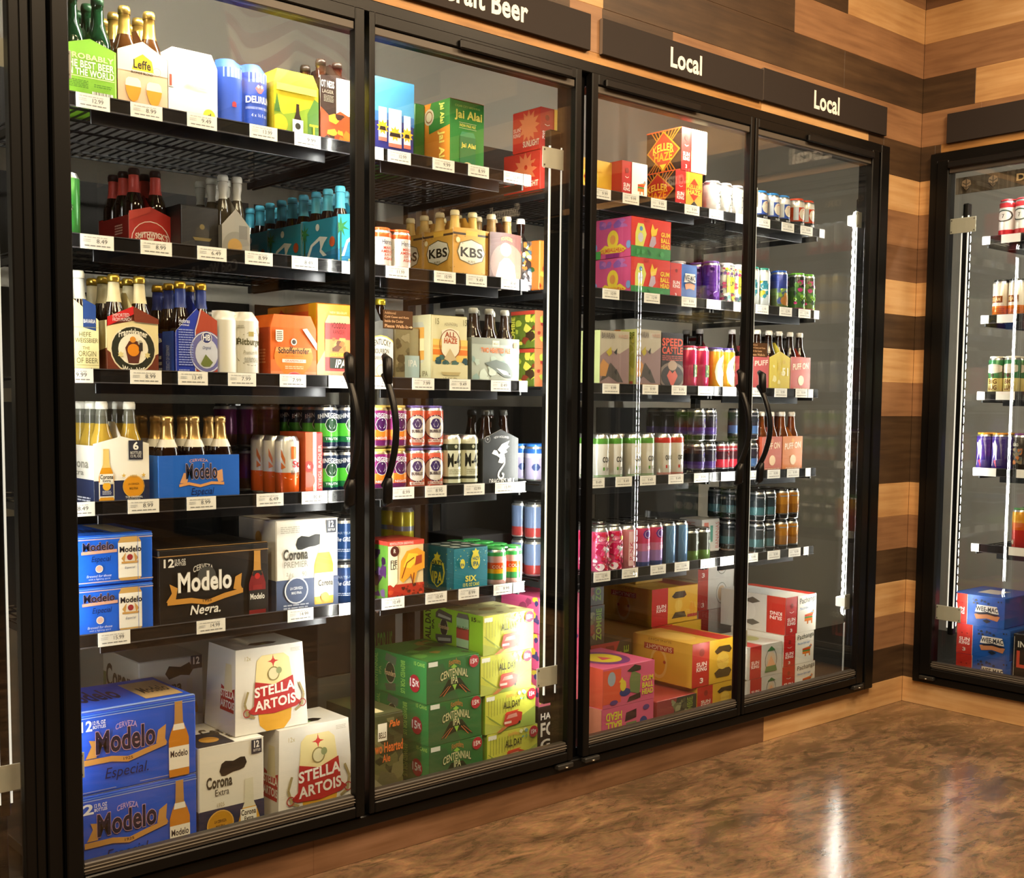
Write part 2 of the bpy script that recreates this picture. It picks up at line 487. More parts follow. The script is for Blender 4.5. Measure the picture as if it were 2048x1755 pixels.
def basket(bay, tier, s, w, hs, hp, d, col, F, Lf, desc, bot, nb=(2, 3), base=None, rows=1, sidecol=None, hb=.232, handle=None, y=FRONT, note=True, y_handle=True):
    """open bottle carrier: end panels rise to a peak, a divider with a hand hole runs between the peaks"""
    z = DECK[tier] if base is None else base
    loc, rot = spot(bay, s, y, z)
    root = empty('bottle_carrier', loc, rot)
    t = .0015; c = col + 'p' if len(col) < 7 else col; sc = (sidecol or col); sc = sc + 'p' if len(sc) < 7 else sc
    mb = MB()
    pk = max(hp, hs + .001)
    for yy in (0, d - t):
        pts = [(0, 0), (w, 0), (w, hs), (w / 2, pk), (0, hs)]
        mb.face([(x, yy, q) for x, q in pts], c); mb.face([(x, yy + t, q) for x, q in pts][::-1], c)
        for (x0, z0), (x1, z1) in zip(pts, pts[1:] + pts[:1]):
            mb.face([(x0, yy, z0), (x0, yy + t, z0), (x1, yy + t, z1), (x1, yy, z1)], 'd8d2c4p')
    for xx in (0, w - t):
        mb.box(xx, t, 0, xx + t, d - t, hs * .97, sc)
    mb.box(0, 0, 0, w, d, .002, c)
    hz = handle or (pk + .035)
    if y_handle:      # divider with hand hole
        a, b_ = d * .02, d * .98
        for xx, fl in ((w / 2 - t / 2, -1), (w / 2 + t / 2, 1)):
            o_ = [(a, .01), (b_, .01), (b_, pk), (d * .8, hz), (d * .2, hz), (a, pk)]
            h_ = [(d * .34, hz - .03), (d * .34, hz - .012), (d * .66, hz - .012), (d * .66, hz - .03)]
            f = lambda q: [(xx, p, r) for p, r in q]
            mb.face(f([o_[0], o_[1], o_[2], (d * .66, hz - .03), (d * .34, hz - .03), o_[5]]), sc)
            mb.face(f([o_[5], h_[0], h_[1], o_[4]]), sc)
            mb.face(f([o_[2], o_[3], h_[2], h_[3]]), sc)
            mb.face(f([o_[4], h_[1], h_[2], o_[3]]), sc)
    top = pk
    if F: draw(mb, F, faceP((0, 0, 0), (1, 0, 0), (0, 0, 1), w, top, (0, -1, 0)), top / w)
    if Lf: draw(mb, Lf, faceP((0, d, 0), (0, -1, 0), (0, 0, 1), d, hs, (-1, 0, 0)), hs / d)
    mb.build('carrier', root)
    nx, ny = nb
    rb = round(min(.0298, w / nx * .475, d / ny * .475), 4)
    me = bottle_mesh(bot[0], bot[1], bot[2], hb, bot[3] if len(bot) > 3 else None, bot[4] if len(bot) > 4 else None, rb, bot[5] if len(bot) > 5 else None)
    for i in range(nx):
        for j in range(ny):
            bo = link('bottle', me[0], root, (w * (i + .5) / nx, d * (j + .5) / ny, .0025))
            link('bottle_cap', me[1], bo, (0, 0, me[2]))
    return finish(root, bay, tier, s, w, desc, 'bottle carrier', note, rows, d + .006, y, z)

_can = {}
def can_mesh(key, h, bands, ops, rim='c9cbccs', face=0.0, lid=None):
    if key not in _can:
        mb = MB(); R = .033
        z0, z1 = .008, h - .013
        prof = [(.024, 0), (.0285, .003), (R, z0)]; tk = [rim, rim]
        for f1, c in bands:
            prof.append((R, z0 + (z1 - z0) * f1)); tk.append(c if len(c) > 6 else c + 'c')
        prof += [(.0285, h - .005), (.0272, h - .001), (.0265, h), (.0245, h - .003)]
        nk = lid or rim
        tk += [rim, nk, nk, nk]
        mb.lathe(prof, tk, 24)
        if ops:
            span = 2.4; w = R * span
            def P(u, v, off):
                a = -PI / 2 + face + (u - .5) * span
                r = R + off + .0004
                return (r * math.cos(a), r * math.sin(a), z0 + v * (z1 - z0))
            draw(mb, ops, P, (z1 - z0) / w, 'c', True)
        _can[key] = mb.data('can')
    return _can[key]

def cans(bay, tier, cx, key, h, bands, ops, desc, n=(2, 2), holder=None, stack=1, base=None, rows=1, rim='c9cbccs', face=-.35, lid=None, y=FRONT, note=True):
    """a pack of cans held together by a top carrier (or a band of clear film when holder is None)"""
    me = can_mesh(key, h, bands, ops, rim, face, lid)
    P = .0675; first = None
    z = DECK[tier] if base is None else base
    for k in range(stack):
        s0 = cx - P * n[0] / 2
        loc, rot = spot(bay, s0, y, z)
        root = empty('can_pack', loc, rot)
        for i in range(n[0]):
            for j in range(n[1]):
                link('can', me, root, (P * (i + .5), P * (j + .5), 0))
        if holder:
            mb = MB(); hk = holder if len(holder) > 6 else holder + 'v'
            for i in range(n[0]):
                for j in range(n[1]):
                    mb.lathe([(.0275, 0), (.0292, .0015), (.0292, .0075), (.027, .009)], [hk], 20, P * (i + .5), P * (j + .5), h - .0065)
            for i in range(n[0] - 1):
                for j in range(n[1]):
                    mb.box(P * (i + 1) - .013, P * (j + .5) - .012, h - .003, P * (i + 1) + .013, P * (j + .5) + .012, h + .001, hk)
            for i in range(n[0]):
                for j in range(n[1] - 1):
                    mb.box(P * (i + .5) - .012, P * (j + 1) - .013, h - .003, P * (i + .5) + .012, P * (j + 1) + .013, h + .001, hk)
            mb.build('pack_handle', root)
        dd = desc if stack == 1 else ('%s %s' % ('lower' if k == 0 else 'upper', desc))
        finish(root, bay, tier, s0, P * n[0], dd, 'can pack', note and k == 0, rows, P * n[1] + .003, y, z)
        z += h + (.0035 if holder else .001)
    return root

def lobes(bay, tier, s, w, h, d, col, F, desc, sidecol=None, rows=1, y=FRONT):
    """two tall cans side by side in a shrunk printed sleeve"""
    mb = MB(); c = col + 'p'
    R = w / 4
    def fy(u):
        x = (u * w) % (w / 2) - R if u < .999 else R
        return R - math.sqrt(max(R * R - x * x, 0)) * .92
    def P(u, v, off):
        t = max(0, (v - .86) / .14)
        yy = fy(min(max(u, 0), 1)) + t * R * .55 - off * 1.4
        uu = u
        lob = 0 if u < .5 else 1
        cx = (lob + .5) * .5
        uu = cx + (u - cx) * (1 - .28 * t)
        return (uu * w, yy, v * h)
    nu, vs = 28, [0, .3, .6, .86, .93, 1.0]
    for a, b in zip(vs, vs[1:]):
        mb.mesh([P(i / nu, q, 0) for q in (a, b) for i in range(nu + 1)], [(i, i + 1, nu + 2 + i, nu + 1 + i) for i in range(nu)], c, True)
    sc = (sidecol or col) + 'p'
    mb.box(.001, R * .9, 0, w - .001, d, h * .87, sc, .004)
    mb.box(w * .06, R * 1.2, h * .87, w * .94, d - .01, h * .985, c, .008)
    draw(mb, F, P, h / w, 'p', True)
    loc, rot = spot(bay, s, y, DECK[tier])
    o = mb.build('can_pack', None, loc, rot)
    return finish(o, bay, tier, s, w, desc, 'can pack', True, rows, d + .004, y, DECK[tier])

# ------------------------------------------------------------------ setting: wood walls, floor, cooler room
PK = .1397; PZ0 = .109
WOODS = {'L': wood_mat('wood_light', 'a67a4c', 'c29a68', 'd4b183', 1), 'M': wood_mat('wood_brown', '6e4c33', '8f6a4a', 'a37c58', 5),
         'N': wood_mat('wood_walnut', '523823', '6d4e35', '82614a', 9), 'D': wood_mat('wood_dark', '2c1d10', '43301d', '5a452e', 13),
         'G': wood_mat('wood_golden', '6b4723', 'a87b45', 'c39658', 17)}
BLK = '060606k'; BLK2 = '0b0b0bk'
def planks(name, horizontal, rows, holes, lo, hi, label):
    """rows: {row: [(start, tone), ...]} from lo up to hi; holes: (a0, a1, z0, z1) left open"""
    mb = MB()
    for k, segs in rows.items():
        z0, z1 = (0 if k == -1 else PZ0 + k * PK), PZ0 + (k + 1) * PK
        for i, (a, tone) in enumerate(segs):
            a0, a1 = max(a, lo), (segs[i + 1][0] if i + 1 < len(segs) else hi)
            cuts = [(a0, a1, z0, z1)]
            for h in holes:
                new = []
                for c in cuts:
                    if c[0] >= h[1] or c[1] <= h[0] or c[2] >= h[3] or c[3] <= h[2]:
                        new.append(c); continue
                    if c[0] < h[0]: new.append((c[0], h[0], c[2], c[3]))
                    if c[1] > h[1]: new.append((h[1], c[1], c[2], c[3]))
                    m0, m1 = max(c[0], h[0]), min(c[1], h[1])
                    if c[2] < h[2]: new.append((m0, m1, c[2], h[2]))
                    if c[3] > h[3]: new.append((m0, m1, h[3], c[3]))
                cuts = new
            for c in cuts:
                if c[1] - c[0] < .004 or c[3] - c[2] < .004: continue
                g = 0
                if horizontal: mb.box(c[0] + g, 0, c[2] + g, c[1] - g, .02, c[3] - g, WOODS[tone], .0011)
                else: mb.box(0, -c[1] + g, c[2] + g, .02, -c[0] - g, c[3] - g, WOODS[tone], .0011)
    o = mb.build(name)
    return structure(o, label)

rnd = random.Random(3)
def fill(start, end, step=1.6):
    a, out = start, []
    while a < end:
        out.append((a, rnd.choice('LMNDMD'))); a += rnd.uniform(.7, step)
    return out
strip = {15: 'D', 14: 'L', 13: 'M', 12: 'N', 11: 'L', 10: 'D', 9: 'L', 8: 'M', 7: 'D', 6: 'D', 5: 'L', 4: 'M', 3: 'D', 2: 'L', 1: 'M', 0: 'D'}
rows = {k: [(-8, v)] for k, v in strip.items()}
rows[-1] = [(-8, 'N'), (-2.935, 'N'), (-0.976, 'L')]
rows[15] = [(-8, 'G'), (-1.900, 'G'), (-1.084, 'L'), (-0.395, 'D')]
rows[16] = [(-8, 'D'), (-2.032, 'M'), (-1.893, 'D'), (-1.563, 'M')]
rows[17] = [(-8, 'M'), (-2.9, 'L'), (-1.889, 'D'), (-0.575, 'D')]
rows[18] = [(-8, 'L'), (-2.6, 'M'), (-2.0, 'D'), (-0.900, 'M')]
rows[19] = [(-8, 'N'), (-2.2, 'L'), (-1.5, 'D'), (-0.561, 'L')]
rows[20] = [(-8, 'M'), (-2.4, 'D'), (-1.0, 'M')]
for k in range(21, 25): rows[k] = fill(-8, 0)
planks('wall_left', True, rows, [(-7.4, -.285, .115, 2.29)], -8, 0, 'plank wall of mixed light and dark wood boards above and around the long cooler')
rr = {k: [(0, v)] for k, v in strip.items()}
for k in strip: rr[k] = [(0, strip[k]), (3.41, 'G' if k % 3 else 'M')]
rr[-1] = [(0, 'L')]
rr[15] = [(0, 'D'), (.09, 'G')]; rr[16] = [(0, 'M'), (.26, 'M')]; rr[17] = [(0, 'D'), (0.230, 'L')]
rr[18] = [(0, 'M')]; rr[19] = [(0, 'L')]; rr[20] = [(0, 'N')]
for k in range(15, 21): rr[k] = rr[k] + fill(.9, 8.8)
for k in range(21, 25): rr[k] = fill(0, 8.8)
planks('wall_right', False, rr, [(.065, 3.41, .1, 2.31), (3.905, 5.295, .1, 2.31), (5.755, 7.145, .1, 2.31)], .0, 8.8, 'plank wall of mixed wood boards around the cooler on the short side')

mb = MB(); mb.box(.001, .001, 0, .03, .03, 3.5, '2a1d12d')  # unseen filler, added so cooler light does not leak between the walls
structure(mb.build('corner_light_block'), 'dark filler added behind the corner boards to stop cooler light')
def floor_mat():
    m = bpy.data.materials.new('floor_stained_concrete')
    nt, b, N, L = nodes(m)
    tc = N('ShaderNodeTexCoord'); mp = N('ShaderNodeMapping')
    mp.inputs['Rotation'].default_value = (0, 0, .75); mp.inputs['Scale'].default_value = (1.1, 2.4, 1)
    L(tc.outputs['Object'], mp.inputs[0])
    def noise(sc, det, dist=0.0, rough=.55):
        n = N('ShaderNodeTexNoise'); n.inputs['Scale'].default_value = sc; n.inputs['Detail'].default_value = det
        n.inputs['Distortion'].default_value = dist; n.inputs['Roughness'].default_value = rough
        L(mp.outputs[0], n.inputs['Vector']); return n
    a, c, e = noise(3.6, 10, .8, .68), noise(7.5, 10, 1.1, .7), noise(30, 6, .2)
    r1 = ramp(nt, [(.32, '46351f'), (.45, '644a2f'), (.55, '7a5a38'), (.68, '947044')])
    L(a.outputs['Fac'], r1.inputs[0])
    r2 = ramp(nt, [(.52, '000000'), (.62, 'ffffff')]); L(c.outputs['Fac'], r2.inputs[0])
    r3 = ramp(nt, [(.35, '2e2818'), (.6, '443a24')]); L(e.outputs['Fac'], r3.inputs[0])
    mx = N('ShaderNodeMix'); mx.data_type = 'RGBA'
    mm = N('ShaderNodeMath'); mm.operation = 'MULTIPLY'; mm.inputs[1].default_value = .62; L(r2.outputs[0], mm.inputs[0])
    L(mm.outputs[0], mx.inputs[0]); L(r1.outputs[0], mx.inputs[6]); L(r3.outputs[0], mx.inputs[7])
    m2 = N('ShaderNodeMix'); m2.data_type = 'RGBA'; m2.blend_type = 'OVERLAY'; m2.inputs[0].default_value = .35
    L(mx.outputs[2], m2.inputs[6]); L(e.outputs['Color'], m2.inputs[7])
    hs = N('ShaderNodeHueSaturation'); hs.inputs['Saturation'].default_value = .84; hs.inputs['Value'].default_value = .95; L(m2.outputs[2], hs.inputs['Color'])
    L(hs.outputs[0], b.inputs['Base Color'])
    b.inputs['Roughness'].default_value = .17
    b.inputs['Specular IOR Level'].default_value = .5
    bp = N('ShaderNodeBump'); bp.inputs['Strength'].default_value = .05; bp.inputs['Distance'].default_value = .008
    n = noise(20, 4); L(n.outputs['Fac'], bp.inputs['Height']); L(bp.outputs[0], b.inputs['Normal'])
    return m
def slab(name, x0, y0, z0, x1, y1, z1, m, label):
    mb = MB(); mb.box(x0, y0, z0, x1, y1, z1, m)
    return structure(mb.build(name), label)
slab('floor', -8, -8.8, -.06, 0.02, .02, 0, floor_mat(), 'glossy mottled brown and orange stained floor')
slab('ceiling', -8, -8.8, 3.6, .02, .02, 3.66, 'c8b8a8d', 'plain shop ceiling')
slab('wall_back', -8, -8.86, 0, .02, -8.8, 3.6, '3a2c22d', 'dark far wall of the shop')
slab('wall_side', -8.06, -8.8, 0, -8, .02, 3.6, '4a382ad', 'dark side wall of the shop')
CB = 'b0aa9ew'
slab('wall_cooler_back', -8, 1.2, 0, 1.7, 1.25, 2.75, CB, 'pale grey inner wall behind the shelves')
slab('wall_cooler_side', 1.65, -8.8, 0, 1.7, 1.2, 2.75, CB, 'pale grey inner wall behind the short cooler')
slab('ceiling_cooler', -8, .02, 2.72, 1.7, 1.25, 2.76, CB, 'pale grey cooler ceiling')
slab('ceiling_cooler_side', .02, -8.8, 2.72, 1.7, .02, 2.76, CB, 'pale grey cooler ceiling of the short side')
slab('floor_cooler', -8, .02, -.03, 1.7, 1.2, .0, '3c3a38d', 'dark cooler floor')
slab('floor_cooler_side', .02, -8.8, -.03, 1.7, .02, .0, '3c3a38d', 'dark cooler floor of the short side')

# ------------------------------------------------------------------ black cooler frames and glass doors
GLASS = glass_mat('cooler_glass', (.91, .93, .915, 1), 1.75)
class Frm:
    """builds on the long wall (bay letters) or, turned by a quarter, on the short one"""
    def __init__(self, right): self.right = right
    def put(self, mb, name, parent=None, at=0.0):
        if parent is not None: return mb.build(name, parent)
        return mb.build(name, None, (0, -at, 0) if self.right else (at, 0, 0), -PI / 2 if self.right else 0)
    def root(self, name, at):
        return empty(name, (0, -at, 0) if self.right else (at, 0, 0), -PI / 2 if self.right else 0)

def frame(F, x0, x1, mull, label, name, jw=.06):
    mb = MB(); zb, zt = .102, 2.305
    j = .03
    mb.box(x0, -.022, zb, x0 + .034, .075, zt, BLK2, .003); mb.box(x1 - jw, -.022, zb, x1, .075 if jw > .03 else .03, zt, BLK2, .003)
    if jw > .03: mb.box(x1 - .095, .0, zb, x1 - .06, .06, zt, BLK2, .003)
    mb.box(x0 + .03, .003, zb, x0 + .062, .075, zt, BLK2, .003)
    mb.box(x0 + .028, -.022, zb, x1 - jw, .075, zb + .032, BLK2, .003)
    mb.box(x0 + .028, .004, zb + .032, x1 - jw, .075, zb + .062, BLK, .003)
    mb.box(x0 + .028, -.022, zt - .034, x1 - jw, .075, zt, BLK2, .003)
    mb.box(x0 + .028, .004, zt - .07, x1 - jw, .075, zt - .034, BLK, .003)
    for m, w in mull: mb.box(m - w / 2, .002, zb + .03, m + w / 2, .075, zt - .03, BLK, .003)
    return structure(F.put(mb, name), label)

def door(F, x0, x1, g0, g1, hinge, label, name='glass_cooler_door', hx=None, sticker=None):
    """x0..x1 outer, g0..g1 clear glass"""
    r = F.root(name, x0); z0, z1, y0, y1 = .14, 2.272, -.034, -.003
    a, b = g0 - x0, g1 - x0; w = x1 - x0
    gz0, gz1 = .2, 2.216
    mb = MB()
    mb.box(0, y0, z0, a, y1, z1, BLK2, .003); mb.box(b, y0, z0, w, y1, z1, BLK2, .003)
    mb.box(a, y0, z0, b, y1, gz0 - .03, BLK2, .003); mb.box(a, y0 + .006, gz0 - .03, b, y1, gz0, '3a3632k', .003)
    mb.box(a, y0, gz1 + .022, b, y1, z1, BLK2, .003); mb.box(a, y0 + .007, gz1, b, y1, gz1 + .022, '55504ak', .002)
    for q in (.011, .019): mb.box(a, y0 + .004, gz0 - .03 + q, b, y0 + .0065, gz0 - .028 + q, '77726ak')
    mb.build('door_frame', r)
    mb = MB(); mb.box(a - .004, -.021, gz0 - .004, b + .004, -.012, gz1 + .004, GLASS)
    tag(mb.build('glass_pane', r), 'clear glass pane')
    if hx is not None:                       # bowed pull handle
        mb = MB(); h = hx - x0
        za, zb_ = .985, 1.385
        pts, rs = [], []
        for i in range(17):
            t = i / 16
            pts.append((h, y0 + .004 - .056 * math.sin(PI * t) ** .8, za + .05 + (zb_ - za - .1) * t)); rs.append(.0095)
        mb.tube(pts, rs, '101011k', 10)
        mb.tube([(h, y0 + .004, za), (h, y0 - .012, za + .012), (h, y0 - .014, za + .05), (h, y0 - .02, za + .075)], [.008, .0145, .014, .009], '101011k', 10)
        mb.tube([(h, y0 + .004, zb_), (h, y0 - .012, zb_ - .012), (h, y0 - .014, zb_ - .05), (h, y0 - .02, zb_ - .075)], [.008, .0145, .014, .009], '101011k', 10)
        tag(mb.build('handle', r), 'bowed black pull handle')
    mb = MB()                                # closer bar on the top rail, hinge foot on the bottom rail
    if hinge == 'l': mb.box(.05, y0 - .012, z1 - .038, w * .62, y0, z1 - .012, '181717k', .004)
    else: mb.box(w * .38, y0 - .012, z1 - .038, w - .05, y0, z1 - .012, '181717k', .004)
    mb.build('closer', r)
    mb = MB()
    hx0 = .004 if hinge == 'l' else w - .07
    mb.box(hx0, y0 - .008, z0 - .02, hx0 + .066, y0 + .016, z0 - .004, '2a2927k', .003)
    mb.lathe([(.006, 0), (.006, .004)], ['b8b4aas'], 10, hx0 + .033, y0 - .009, z0 - .016)
    mb.build('hinge', r)
    return tag(r, label, 'cooler door', None, 'thing')

LW, RW = Frm(False), Frm(True)
frame(LW, -3.634, -.27, [(-1.986, .05)], 'black frame of the four-door cooler', 'trim_1')
frame(LW, -7.0, -3.638, [(-5.33, .05)], 'black frame of the next cooler, mostly out of view', 'trim_2', .022)
door(LW, -3.596, -2.793, -3.558, -2.822, 'l', 'left glass cooler door with imported beers behind it', hx=-2.850)
door(LW, -2.778, -2.008, -2.760, -2.033, 'r', 'second glass cooler door, below the larger of the header signs', hx=-2.730)
door(LW, -1.964, -1.162, -1.937, -1.182, 'l', 'third glass cooler door, under a header sign and left of the slim joint', hx=-1.219)
door(LW, -1.155, -.365, -1.139, -.412, 'r', 'fourth glass cooler door, next to the corner of the walls', hx=-1.101)
door(LW, -4.47, -3.662, -4.44, -3.686, 'r', 'cooler door at the left edge of the photo, only its glass edge showing')
frame(RW, .057, 3.42, [(1.73, .05)], 'black frame of the cooler on the short wall', 'trim_3')
frame(RW, 3.9, 5.3, [(4.6, .05)], 'black frame of a farther cooler on the short wall', 'trim_4')
frame(RW, 5.75, 7.15, [(6.45, .05)], 'black frame of the farthest cooler on the short wall', 'trim_5')
door(RW, .095, .9, .145, .872, 'l', 'glass cooler door on the short wall with a grey banner inside')
door(RW, .91, 1.7, .932, 1.665, 'r', 'second glass cooler door of the short wall, seen only as a reflection')
door(RW, 1.76, 2.555, 1.79, 2.53, 'l', 'third glass cooler door of the short wall, seen only as a reflection')
door(RW, 2.565, 3.36, 2.585, 3.325, 'r', 'fourth glass cooler door of the short wall, seen only as a reflection')

# ------------------------------------------------------------------ header signs
def sign(F, x0, x1, z0, z1, txt, label, tx=None):
    mb = MB(); w, h = x1 - x0, z1 - z0
    mb.box(0, -.016, 0, w, -.001, h, '2b2523d', .001, {'l': '8a8078d', 'r': '6a625cd'})
    if txt:
        a, b = tx or (.42, .62)
        draw(mb, [('t', txt, a, .2, b, .80, 'f4f2edd', 'B')], faceP((0, -.016, 0), (1, 0, 0), (0, 0, 1), w, h, (0, -1, 0)), h / w)
    loc = (0, -x0, z0) if F.right else (x0, 0, z0)
    o = mb.build('header_sign', None, loc, -PI / 2 if F.right else 0)
    return tag(o, label, 'sign')
sign(LW, -2.768, -1.957, 2.341, 2.449, 'Craft Beer', 'dark header sign reading Craft Beer, cut by the top of the photo', (0.290, 0.682))
sign(LW, -1.905, -1.0965, 2.341, 2.449, 'Local', 'dark header sign reading Local above the third door', (0.388, 0.583))
sign(LW, -1.0935, -.291, 2.345, 2.457, 'Local', 'dark header sign reading Local above the fourth door', (0.378, 0.584))
sign(RW, .121, .94, 2.341, 2.459, 'Local', 'dark header sign on the short wall beside the corner', (.42, .68))
sign(RW, .95, 1.75, 2.341, 2.459, 'Local', 'dark header sign on the short wall, reflected only')
sign(RW, 2.2, 3.1, 2.32, 2.45, 'Seasonal', 'dark header sign reading Seasonal on the short wall, reflected only', (.4, .68))
sign(RW, 5.2, 7.7, 2.27, 2.43, 'Cold Wine / Beer', 'long dark header sign on the short wall, reflected only', (.3, .7))

# ------------------------------------------------------------------ lamps in the cooler
LENS = emit_mat('led_lens', 'fffaf2', 75.0)
LENSR = emit_mat('led_lens_side', 'fffaf2', 120.0)
GLOW_COVER = emit_mat('led_cover_glow', 'fff6e8', .85)  # own glow of covers and clips, stands in for lamp light on them
def led(F, x, y, sides, label, z0=.34, z1=2.05, power=5.0, half=.016, ang=.42, bare=False):
    """upright lamp bar clipped to the frame, lenses aimed back at the goods on both sides"""
    r = F.root('led_lamp', x)
    mb = MB(); mb.box(-half, y - .016, z0 - .03, half, y + .012, z1 + .05, '0e0e0fk', .004)
    mb.build('lamp_body', r)
    mb = MB()
    for sx in (-1, 1): mb.box(sx * half - .0022, y - .0175, z0, sx * half + .0022, y - .012, z1, GLOW_COVER)
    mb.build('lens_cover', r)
    for sg in sides:
        mb = MB(); d = Vector((sg * ang, math.sqrt(1 - ang * ang), 0)); n = Vector((-d.y, d.x, 0))
        side = bare
        c = Vector((sg * (half * .9 if side else half * .3), y + .012, 0))
        e = .014 if side else max(half * .24, .0034)
        a, b = c - n * e, c + n * e
        k = 46
        for i in range(k):           # pearls of light along the strip
            za, zb = z0 + (z1 - z0) * i / k, z0 + (z1 - z0) * (i + 1) / k
            bul = [0, .0035, .0035, 0]
            zs = [za, za + (zb - za) * .3, za + (zb - za) * .7, zb]
            for q in range(3):
                u0, u1 = d * (.004 + bul[q]), d * (.004 + bul[q + 1])
                mb.face([a + u0 + Vector((0, 0, zs[q])), b + u0 + Vector((0, 0, zs[q])), b + u1 + Vector((0, 0, zs[q + 1])), a + u1 + Vector((0, 0, zs[q + 1]))], LENS if side else LENSR)
        mb.build('lens', r)
    for zz in (z0 + .03, z1 - .07):
        mb = MB(); mb.box(-.062 if half > .012 else -half, y - .024, zz, .05 if half > .012 else half, y - .021, zz + .062, 'd4d2c8w', .001)
        for sx in (-.055, .043) if half > .012 else ():
            for sz in (.008, .054): mb.box(sx - .002, y - .026, zz + sz - .002, sx + .002, y - .024, zz + sz + .002, '77736cs')
        mb.box(-.066 if bare else -half - .003, y - .022, zz + .01, half + .003, y + .02, zz + .05, GLOW_COVER, .003)  # bracket clip glows in place of being lit by the lamp
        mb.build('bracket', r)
    if bare:
        mb = MB(); mb.box(-half - .012, y - .006, .15, half, y + .004, z0 - .032, 'b8bcbcw', .002); mb.build('back_plate', r)
    return tag(r, label, 'lamp', None, 'thing')
led(LW, -2.748, .050, (-1, 1), 'upright cooler lamp behind the joint of the left and second doors', half=.012, ang=.88)
led(LW, -1.064, .050, (-1, 1), 'upright cooler lamp behind the joint of the third and fourth doors', half=.009, ang=.88)
led(LW, -2.036, .066, (-1, 1), 'upright cooler lamp between second and third door, with white brackets', ang=.42, half=.024)
led(LW, -.338, .062, (-1,), 'bright upright cooler lamp at the right edge of the fourth door', ang=.8, z0=.405, bare=True)
led(LW, -3.566, .090, (1,), 'upright cooler lamp hidden behind the left frame edge', half=.017, ang=.7)
led(LW, -3.690, .10, (-1,), 'upright cooler lamp at the left edge of the photo with white bracket', half=.013, ang=.4)
led(RW, .185, .06, (1,), 'upright cooler lamp with a white bracket in the short wall cooler', ang=.3, half=.013)
led(RW, 1.70, .066, (-1, 1), 'upright cooler lamp in the short wall cooler, reflected only')
def header_lamp(F, x0, x1, label, y=.094, z=2.287):
    r = F.root('header_lamp', x0); w = x1 - x0
    mb = MB(); mb.box(0, y - .012, z, w, y + .02, z + .02, 'd8d6d0w', .003); mb.build('lamp_body', r)
    mb = MB(); mb.box(.01, y - .004, z - .018, w - .01, y + .018, z - .0005, HLENS, .002); mb.build('lens', r)
    return tag(r, label, 'lamp', None, 'thing')
HLENS = emit_mat('led_lens_header', 'fff6e8', 230.0)
header_lamp(LW, -3.42, -2.56, 'level cooler lamp under the head of the left and second doors')
header_lamp(LW, -1.5, -.98, 'level cooler lamp under the head of the third and fourth doors')
header_lamp(RW, .3, 1.5, 'level cooler lamp under the head of the short wall cooler')

# ------------------------------------------------------------------ shelves
def shelf(F, x0, x1, z, label, y=.13):
    """wire deck, price rail along the front, beam below it; z: top of the rail"""
    r = F.root('wire_shelf', x0); w = x1 - x0; dep = .62
    zd = z - .0145
    mb = MB()
    n = int(w / .026)
    for i in range(n + 1):
        mb.box(w * i / n - .0018, y + .006, zd - .0035, w * i / n + .0018, y + dep, zd, '1a1a1bk')
    for q in (.02, .07, .19, .31, .43, .55, dep): mb.box(0, y + q - .003, zd - .009, w, y + q + .003, zd - .0036, '1a1a1bk')
    mb.build('wire_deck', r)
    mb = MB(); mb.box(0, y, z - .031, w, y + .004, z, '1c1b1cv', .001); mb.box(0, y - .003, z - .0335, w, y + .001, z - .0305, '48464av'); mb.box(0, y - .0025, z - .001, w, y + .001, z + .0012, '4a484bv')
    mb.build('price_rail', r)
    mb = MB(); mb.box(.09, y + .035, zd - .044, w - .09, y + .041, zd - .01, '3c3c3es', .001); mb.build('beam', r)
    mb = MB(); mb.box(.01, y + dep - .006, zd, w - .01, y + dep, zd + .25, '1d1b19d'); mb.build('shade_panel', r)  # dark panel added to deepen the shade in the gaps between goods
    for xx in (.004, w - .012):
        mb = MB(); mb.box(xx, y + .02, zd - .03, xx + .008, y + dep, zd - .0095, '1a1a1bk', .001); mb.build('side_arm', r)
    return tag(r, label, 'shelf', None, 'thing')
LIP = {1: 1.969, 2: 1.646, 3: 1.332, 4: 1.016, 5: .697}
for t in range(1, 6):
    shelf(LW, -3.525, -2.70, LIP[t], 'black wire %s behind the left door' % TIER[t])
    shelf(LW, -2.698, -2.076, LIP[t], 'black wire %s behind the second door' % TIER[t])
    shelf(LW, -1.95, -1.155, LIP[t], 'black wire %s behind the third door' % TIER[t])
    shelf(LW, -1.153, -.497, LIP[t], 'black wire %s behind the fourth door' % TIER[t])
    shelf(RW, .225, .90, LIP[t], 'black wire %s in the short wall cooler' % TIER[t])
    shelf(RW, .92, 1.66, LIP[t], 'black wire %s in the second short wall cooler' % TIER[t])
def deck(F, x0, x1, label):
    mb = MB(); mb.box(0, .1, .06, x1 - x0, .85, .088, '232324k', .002); mb.box(.05, .15, 0, x1 - x0 - .05, .8, .06, '1a1a1bk')
    return tag(F.put(mb, 'base_deck', None, x0), label, 'shelf')
deck(LW, -3.53, -2.07, 'black base deck under the bottles and cases behind the left and second doors')
deck(LW, -1.955, -.49, 'black base deck under the cases behind the third and fourth doors')
deck(RW, .2, 1.68, 'black base deck in the short wall cooler')
def post(F, x, y, label):
    mb = MB(); mb.box(-.018, y, 0, .018, y + .03, 2.3, '161617k', .002)
    for i in range(60): mb.box(-.006, y - .0006, .15 + i * .035, .006, y - .0001, .168 + i * .035, '050505d')
    return tag(F.put(mb, 'shelf_post', None, x), label, 'shelf post', None, 'thing')
for x, nm in ((-3.549, 'left'), (-2.052, 'second'), (-1.972, 'third'), (-.474, 'fourth')):
    for y, q in ((.775, 'rear'),):
        post(LW, x + (.0), y, 'black slotted %s shelf post at the end of the shelves of the %s door' % (q, nm))
